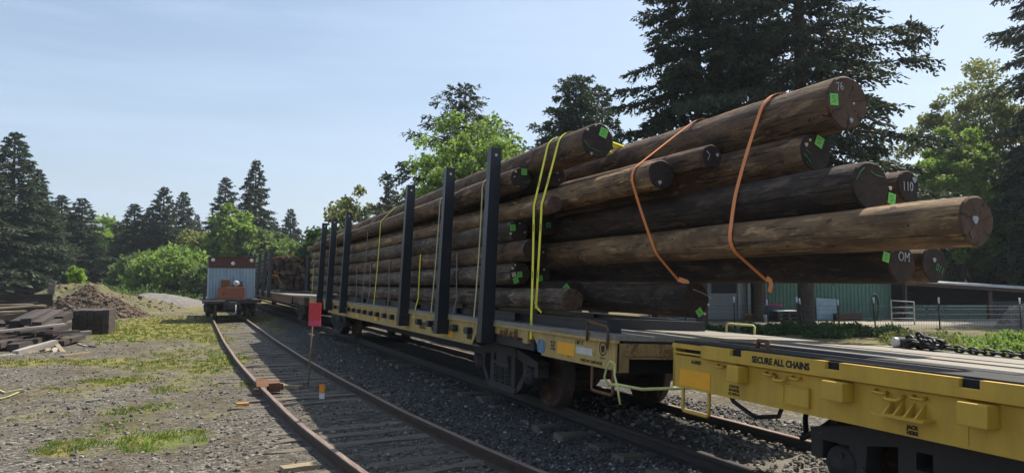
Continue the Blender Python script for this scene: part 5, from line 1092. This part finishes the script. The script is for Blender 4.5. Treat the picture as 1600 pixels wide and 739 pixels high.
c = onY(118, 470, 54); mound('sand_mound', 'tallest tan mound behind the brown bark heap', c.x, c.y, 4.2, 3.5, 2.1, 'mound_sand', 6, 0, 70, .4)
c = onY(165, 470, 56); mound('sand_mound', 'long tan mound sloping down right towards the road', c.x, c.y, 5.6, 4, 1.35, 'mound_sand', 9, 0, 70, .4)
c = onY(235, 470, 66); mound('gravel_mound', 'low grey gravel mound beside the dirt road', c.x, c.y, 5.5, 5, 1.1, 'stone_grey', 12)
# roots and sticks on the bark heap
c = onY(140, 470, 45.2); rg = np.random.default_rng(15)
for k in range(14):
    a_ = Vector((c.x+rg.normal()*1.3, c.y-.9+rg.normal()*.6, gz(c.x, c.y)+.35+.8*rg.random())); timber_piece('root_stick', 'broken root stick poking out of the brown bark heap', 'stick', a_, a_+Vector((rg.normal()*.5, rg.normal()*.3, rg.normal()*.25+.1)), .06, .05, 'plank_brown' if k % 3 else 'plank_pale', 'root sticks in the bark heap')
o = timber_piece('concrete_stub', 'grey weathered stub standing on top of the bark heap', 'post', onY(79, 462, 46.2), onY(82, 441, 46.4), .34, .22, 'tie_grey', up=(0, 1, 0))
def heap_bits(name, label, cx, cy, rx, ry, h, n, mat, seed, s0, s1):
    rg = np.random.default_rng(seed); a_ = rg.random(n)*6.283; r_ = rg.random(n)**.6; x = cx+rx*r_*np.cos(a_); y = cy+ry*r_*np.sin(a_)
    from mathutils.bvhtree import BVHTree
    bpy.context.view_layer.update(); P = []
    for X, Y in zip(x, y):
        best = None
        for ms in [o for o in col.objects if o.name.split('.')[0] in ('dirt_mound', 'sand_mound')]:
            hit, co, nn, _ = ms.ray_cast(Vector((X, Y, 20))-ms.location, Vector((0, 0, -1)))
            if hit: z = co.z+ms.location.z; best = z if best is None else max(best, z)
        if best is not None: P.append((X, Y, best))
    P = np.array(P); return stones(name, label, P, s0+s1*rg.random(len(P))**3, mat, rg, .1)
c = onY(140, 470, 46); heap_bits('bark_chunks', 'broken bark chunks and clods covering the brown heap', c.x, c.y, 3.0, 2.5, 1.6, 3000, 'bark_chip', 61, .02, .13)
c = onY(130, 470, 55); heap_bits('dirt_clods', 'brown clods scattered over the tan mounds', c.x, c.y, 6, 3.6, 1.6, 900, 'bark_chip', 62, .03, .12)
# far debris timbers
rg = np.random.default_rng(16)
for k in range(22):
    px = 236+rg.random()*62; c = atD(px, 440, 92+rg.random()*3); z = -.3+rg.random()*(1.3 if px > 255 else .8); l_ = 1.6+rg.random()*2.6; an = rg.normal()*.35-.42
    a_ = Vector((c.x-l_/2*math.cos(an), c.y-l_/2*math.sin(an), z-.25*rg.random())); b_ = Vector((c.x+l_/2*math.cos(an), c.y+l_/2*math.sin(an), z+.3*rg.normal()))
    timber_piece('debris_timber', 'dark timber in the far debris heap beside the dirt road', 'timber', a_, b_, .3, .28, 'tie_dark' if k % 4 else 'plank_grey', 'timbers of the far debris heap')

# ------------------------------------------------------------------ house, shed and fence on the right
HD = 38.0; K = HD/FPX; HZ = -.45; hp = atD(1250, 440, HD)
def hx(px): return (px-1250)*K
def hz(py): return 1.6+(440-py)*K-HZ
HR = -YAW
house = thing('mobile_home', 'long low house with green ribbed siding and a grey sided porch end', 'house', (hp.x, hp.y, HZ), HR)
def ribs(x0, x1, y, d=.03, pitch=.2):
    pr = []; x = x0
    while x < x1-pitch: pr += [(x, y), (x+.05, y), (x+.065, y-d), (x+.10, y-d), (x+.115, y)]; x += pitch
    return pr+[(x1, y), (x1, y+.15), (x0, y+.15)]
m = MB(); m.prism(ribs(hx(1198), hx(1392), 0), 'z', .12, 2.75); m.build('green_wall', 'siding_green', house)
m = MB(); m.box((hx(1195), .03, 0), (hx(1392), .2, .12)); m.build('wall_foot', 'trim_pale', house)
m = MB(); z = .2
while z < 1.32: m.prism([(0, z), (-.028, z), (-.005, z+.158), (0, z+.158)], 'x', hx(1070), hx(1151)); z += .16
m.box((hx(1070), 0, 0), (hx(1151), .14, 2.75)); m.build('grey_wall', 'grey_siding', house)
m = MB(); m.box((hx(1111), -.02, 1.42), (hx(1150), -.005, 2.12)); m.build('window', 'screen_dark', house)
m = MB(); m.box((hx(1108), -.04, 1.36), (hx(1152), -.003, 1.42)); m.box((hx(1108), -.04, 2.12), (hx(1152), -.003, 2.2)); m.build('window_trim', 'trim_pale', house)
m = MB(); m.box((hx(1157), .2, .0), (hx(1168), .25, 2.1)); m.box((hx(1168), .1, 0), (hx(1177), .2, 2.75)); m.box((hx(1151), .1, 2.1), (hx(1198), .2, 2.75)); m.build('door_recess', 'dark_gap', house)  # near-black panels stand in for the unlit inside of the doorway
m = MB(); m.box((hx(1152), -.05, 0), (hx(1157), .1, 2.2)); m.box((hx(1168), -.05, 0), (hx(1172), .1, 2.2)); m.box((hx(1157), -.05, 2.08), (hx(1168), .1, 2.2)); m.build('door_frame', 'trim_pale', house)
m = MB(); m.box((hx(1177)+.05, -.02, .02), (hx(1197)-.05, .02, 2.05)); d2 = m.build('screen_door', 'screen_dark', house)
m = MB(); m.box((hx(1177), -.04, 0), (hx(1177)+.05, .03, 2.1)); m.box((hx(1197)-.05, -.04, 0), (hx(1197), .03, 2.1)); m.box((hx(1177)+.05, -.04, 2.05), (hx(1197)-.05, .03, 2.1)); m.build('door_frame', 'trim_pale', house)
m = MB(); m.prism([(-.55, 2.70), (2.6, 3.35), (5.8, 2.70), (5.8, 2.80), (2.6, 3.47), (-.55, 2.80)], 'x', hx(1060), hx(1398)); m.build('roof', 'roof_metal', house)
m = MB(); m.box((hx(1070)+.01, .15, 0), (hx(1392)-.01, 5.2, 2.69)); m.build('body', 'grey_siding', house)
shed = thing('goat_shed', 'low open fronted dark shed with a pale sloping roof right of the green siding', 'shed', (hp.x, hp.y, HZ), HR)
x0, x1 = hx(1394), hx(1680); z0, z1 = hz(440), hz(458)
def slab(m, ya, yb, dz0, dz1, rise=.0):
    vs = [(x0, ya, z0+dz0), (x1, ya, z1+dz0), (x1, yb, z1+dz0+rise), (x0, yb, z0+dz0+rise), (x0, ya, z0+dz1), (x1, ya, z1+dz1), (x1, yb, z1+dz1+rise), (x0, yb, z0+dz1+rise)]
    m.add(vs, [(0, 3, 2, 1), (4, 5, 6, 7), (0, 1, 5, 4), (1, 2, 6, 5), (2, 3, 7, 6), (3, 0, 4, 7)])
m = MB(); slab(m, -1.3, 2.8, .0, .09, .22); m.build('roof', 'roof_metal', shed)
m = MB(); slab(m, -1.2, -1.12, -.17, -.005); m.build('fascia', 'fascia_brown', shed)
m = MB(); m.box((x0+.05, 2.3, 0), (x1-.05, 2.4, 1.75)); m.box((x0, -1.0, 0), (x0+.06, 2.3, z0-.1)); m.build('back_wall', 'dark_gap', shed)
m = MB()
for k in range(3): m.box((x0+.08, -1.02, .12+k*.26), (hx(1520), -.98+.01*k, .33+k*.26))
m.build('lower_boards', 'shed_board', shed)
m = MB(); m.box((hx(1523), -1.1, 0), (hx(1528), -.98, hz(455))); m.box((x0+.07, -1.1, 0), (x0+.17, -1.03, z0-.18)); m.build('post', 'fascia_brown', shed)
m = MB(); m.box((hx(1530), -.6, 0), (hx(1640), -.5, hz(470))); m.build('tarp_wall', 'screen_dark', shed)
def at_item(px, py, D): p = atD(px, py, D); return p
def spot(px, D): p = atD(px, 440, D); return (p.x, p.y, gz(p.x, p.y) if D < 36 else HZ)
KK = 36/FPX
t = thing('trash_bin', 'dark blue wheeled bin with a pink lid by the green siding', 'bin', spot(1203, 37), HR)
m = MB(); m.prism([(-.36, 0), (.36, 0), (.46, .82), (-.46, .82)], 'y', -.35, .35); m.build('body', 'bin_blue', t); m = MB(); m.box((-.5, -.4, .82), (.5, .4, .90), .02); m.build('lid', 'bin_pink', t)
for q in (-.3, .3): m = MB(); m.lathe([(0, -.03), (.1, -.03), (.1, .03), (0, .03)], 'x', (q, .36, .1), 12); m.build('wheel', 'hose_black', t)
t = thing('slatted_crate', 'dark slatted crate table with a pale top beside the bin', 'crate', spot(1226, 36), HR)
m = MB()
for z in (.04, .22, .40): m.box((-.5, -.35, z), (.5, -.31, z+.09)); m.box((-.5, .31, z), (.5, .35, z+.09))
m.build('slats', 'crate_wood', t)
for q in (-.48, 0, .44): m = MB(); m.box((q, -.36, 0), (q+.07, .36, .56)); m.build('upright', 'crate_wood', t)
m = MB(); m.box((-.55, -.4, .56), (.55, .4, .60)); m.build('top', 'bucket_white', t)
t = thing('bucket', 'white bucket standing by the slatted crate', 'bucket', spot(1195, 35.8), HR); m = MB(); m.lathe([(0, 0), (.11, 0), (.14, .34), (.15, .35), (.13, .35), (.10, .03), (0, .03)], 'z', (0, 0, 0), 14); m.build('body', 'bucket_white', t); m = MB(); m.tube([(-.14, 0, .33), (-.1, -.08, .2), (0, -.12, .15), (.1, -.08, .2), (.14, 0, .33)], .008, 5); m.build('handle', 'wire', t)
t = thing('flower_pot', 'orange clay pot on the ground before the open door', 'pot', spot(1171, 36.5), HR); m = MB(); m.lathe([(0, 0), (.16, 0), (.23, .34), (.26, .34), (.26, .42), (.22, .42), (.18, .3), (0, .3)], 'z', (0, 0, 0), 16); m.build('body', 'pot_orange', t)
t = thing('leaning_panel', 'pale blue panel leaning against the green siding', 'panel', spot(1290, 37.4), HR); m = MB(); m.obox((0, 0, .60), (1.05, .06, 1.15), Matrix.Rotation(R(-12), 3, 'X') @ Matrix.Rotation(R(4), 3, 'Y')); m.build('sheet', 'panel_blue', t); m = MB(); m.obox((0, -.125, 1.16), (1.1, .09, .06), Matrix.Rotation(R(4), 3, 'Y')) if False else m.box((-.55, -.02, -.02), (.55, .06, .05)); m.build('rim', 'dark_iron', t)
t = thing('planter_bench', 'low brown wooden box between the blue panel and the hose hoop', 'box', spot(1322, 36.6), HR)
for z in (.0, .16, .32): m = MB(); m.box((-.65, -.25, z), (.65, -.2, z+.14)); m.build('board', 'crate_wood', t)
m = MB(); m.box((-.62, -.19, 0), (.62, .25, .42)); m.build('inner_box', 'tie_dark', t)
t = thing('hose_hoop', 'green hose coiled in a tall hoop by the siding corner', 'hose', spot(1366, 36.5), HR)
m = MB()
for k in range(4): m.tube([((.22-.02*k)*math.cos(a_)+.02*k, .04*k, .75+(.66-.03*k)*math.sin(a_)) for a_ in np.linspace(0, 6.28, 30)], .03, 6, False)
m.build('coil', 'hose_green', t); m = MB(); m.box((-.05, .0, 0), (.05, .1, 1.3)); m.build('stand', 'dark_iron', t)
t = thing('metal_gate', 'grey pipe gate panel before the low dark shed', 'gate', spot(1410, 33), HR)
m = MB(); m.tube([(-.55, 0, 0), (-.55, 0, 1.12), (.5, 0, 1.05), (.5, 0, 0)], .03, 8)
for z in (.3, .55, .8): m.tube([(-.55, 0, z), (.5, 0, z)], .018, 6)
m.build('pipe_frame', 'trim_pale', t)
# tarp covered heap
c = spot(1592, 30); mound('tarp_heap', 'grey wrinkled tarp heap by the right edge fence post', c[0], c[1], 1.1, 1.0, 1.15, 'stone_grey', 21, 0, 40, .4)
# wire fence with steel posts
fence = thing('wire_fence', 'wire fence on dark steel posts with white tips before the house', 'fence', spot(1250, 28), HR); F0 = 28/FPX
wm = MB(); fz = 0
posts = [(905, .9), (966, .95), (1016, .95), (1071, .98), (1147, 1.42), (1200, 1.3), (1246, 1.4), (1253, 1.35), (1310, 1.3), (1366, 1.38), (1466, 1.38), (1593, 1.36), (1680, 1.36)]
for px, h_ in posts:
    x = (px-1250)*F0; le = random.uniform(-.05, .05)-.06; m = MB(); m.tube([(x, 0, -.2), (x+le, 0, h_-.24)], .028, 6); po = m.build('post', 'dark_iron', fence)
    if h_ > 1.2: m = MB(); m.tube([(x+le, 0, h_-.24), (x+le*1.2, 0, h_)], .032, 6); m.build('white_tip', 'bucket_white', po)
xa, xb = (1071-1250)*F0, (1690-1250)*F0
for z in (.12, .32, .52, .72, .92, 1.05): wm.tube([(xa, .01, z), (0, .01, z-.015), (xb, .01, z)], .006, 4, False)
x = (1370-1250)*F0
while x < xb: wm.tube([(x, .012, .1), (x, .012, 1.05)], .0045, 4, False); x += .10
wm.build('wire_mesh', 'wire', fence)
t = thing('marker_post', 'yellow plastic post beyond the deck end', 'post', spot(1051, 23), HR); m = MB(); m.tube([(0, 0, -.2), (0, 0, .62)], .085, 12); m.build('body', 'post_yellow', t); m = MB(); m.lathe([(.085, .62), (.07, .67), (0, .68)], 'z', (0, 0, 0), 12); m.build('cap', 'post_yellow', t)
# chain heap and can on the far edge of the near deck
dz = 1.107-2.45*math.sin(R(3.0)); CE = Vector((6.17, 4.35, dz))
def chain(label, pts, link=.085, r=.011):
    pts = [Vector(p) for p in pts]; L_ = [0]
    for a_, b_ in zip(pts[:-1], pts[1:]): L_.append(L_[-1]+(b_-a_).length)
    s = 0; m = MB(); i = 0; c = pts[0]
    while s < L_[-1]-link*.5:
        k = max(j for j in range(len(L_)-1) if L_[j] <= s); f = (s-L_[k])/(L_[k+1]-L_[k]); p = pts[k].lerp(pts[k+1], f); t = (pts[k+1]-pts[k]).normalized(); up1 = Vector((0, 0, 1)) if i % 2 else Vector((0, 0, 1)).cross(t).normalized(); up1 = (up1-t*up1.dot(t)).normalized()
        lp = [p-c+t*(link*.62*math.cos(a_))+up1*(link*.30*math.sin(a_)) for a_ in np.linspace(0, 6.283, 11)]; m.tube(lp, r, 5, False); s += link*.82; i += 1
    o = m.build('chain', 'chain_iron'); o.location = c; return tag(o, label, 'chain')
P = lambda px, py: onX(px, py, 6.17)
c1_ = P(1490, 545); chain('dark heavy chain laid along the far edge of the near deck', [(6.15, c1_.y, dz+.03), (6.10, P(1545, 548).y, dz+.03), (6.13, P(1600, 552).y, dz+.03), (6.08, 1.2, dz+.03), (6.12, .2, dz+.03)])
rg = np.random.default_rng(21); ya, yb = P(1425, 540).y, P(1480, 543).y; pts = []
for k in range(26): u = k/25; pts.append((6.13+rg.normal()*.05, ya+(yb-ya)*(.5+.5*math.sin(k*1.7))*.9, dz+.03+.09*rg.random()))
chain('tangled rusty chain heap next to the white can on the deck', pts, .10, .014)
t = thing('can', 'white can lying on its side at the end of the chain heap', 'can', (6.15, P(1412, 538).y, dz+.05), R(70)); m = MB(); m.lathe([(0, -.085), (.045, -.085), (.048, -.08), (.048, .08), (.045, .085), (0, .085)], 'y', (0, 0, 0), 16); m.build('body', 'can_white', t); m = MB(); m.lathe([(.049, -.03), (.0495, .05)], 'y', (0, 0, 0), 16); m.build('band', 'dark_iron', t)
# plants along the right of the train
def line_spots(p0, p1, D0, D1, n, r0, r1, h0, h1, seed):
    rg = np.random.default_rng(seed); L_ = []
    for i in range(n):
        c = atD(p0+(p1-p0)*rg.random(), 440, D0+(D1-D0)*rg.random()); L_.append((c.x, c.y, r0+(r1-r0)*rg.random(), h0+(h1-h0)*rg.random()))
    return L_
bank('weed_patch', 'sunlit green weeds beyond the deck end left of the yellow post', line_spots(930, 1045, 25, 33, 34, .3, .7, .2, .5, 31), 'leaf_bright', .13, 260)
bank('weed_patch', 'bright yellow green weeds along the fence at the right edge', line_spots(1500, 1640, 15, 23, 36, .3, .6, .2, .5, 32), 'leaf_bright', .11, 280)
bank('fern_patch', 'dusty ferns and dry weeds behind the chain heap', line_spots(1390, 1500, 15, 24, 30, .25, .5, .2, .55, 33), 'leaf_olive', .11, 240)
bank('low_shrubs', 'dark low shrubs at the foot of the largest fir', line_spots(1170, 1400, 25, 30, 40, .3, .6, .15, .4, 34), 'leaf_deep', .13, 240)
bank('low_shrubs', 'dark low plants around the foot of the left big fir', line_spots(1060, 1140, 25, 29, 16, .3, .6, .15, .35, 35), 'leaf_deep', .13, 240)
bank('dry_weeds', 'dry reddish brown weed stalks on top of the tan mounds', [(c.x+q[0], c.y+q[1], .4, .5) for c in [onY(110, 450, 54)] for q in np.random.default_rng(36).normal(size=(16, 2))*np.array([1.6, .6])], 'dry_stalk', .16, 60)

# ------------------------------------------------------------------ air
m = MB(); m.box((-1750, -950, -6), (1750, 2350, 170)); hz_ = bpy.data.materials.new('haze'); hz_.use_nodes = True; nt = hz_.node_tree
for n_ in list(nt.nodes): nt.nodes.remove(n_)
ho = nt.nodes.new('ShaderNodeOutputMaterial'); pv = nt.nodes.new('ShaderNodeVolumePrincipled'); pv.inputs['Color'].default_value = (.78, .86, .95, 1); pv.inputs['Density'].default_value = .0004; pv.inputs['Anisotropy'].default_value = .3
nt.links.new(pv.outputs['Volume'], ho.inputs['Volume']); M['haze'] = hz_; tag(m.build('haze', 'haze'), kind='stuff')
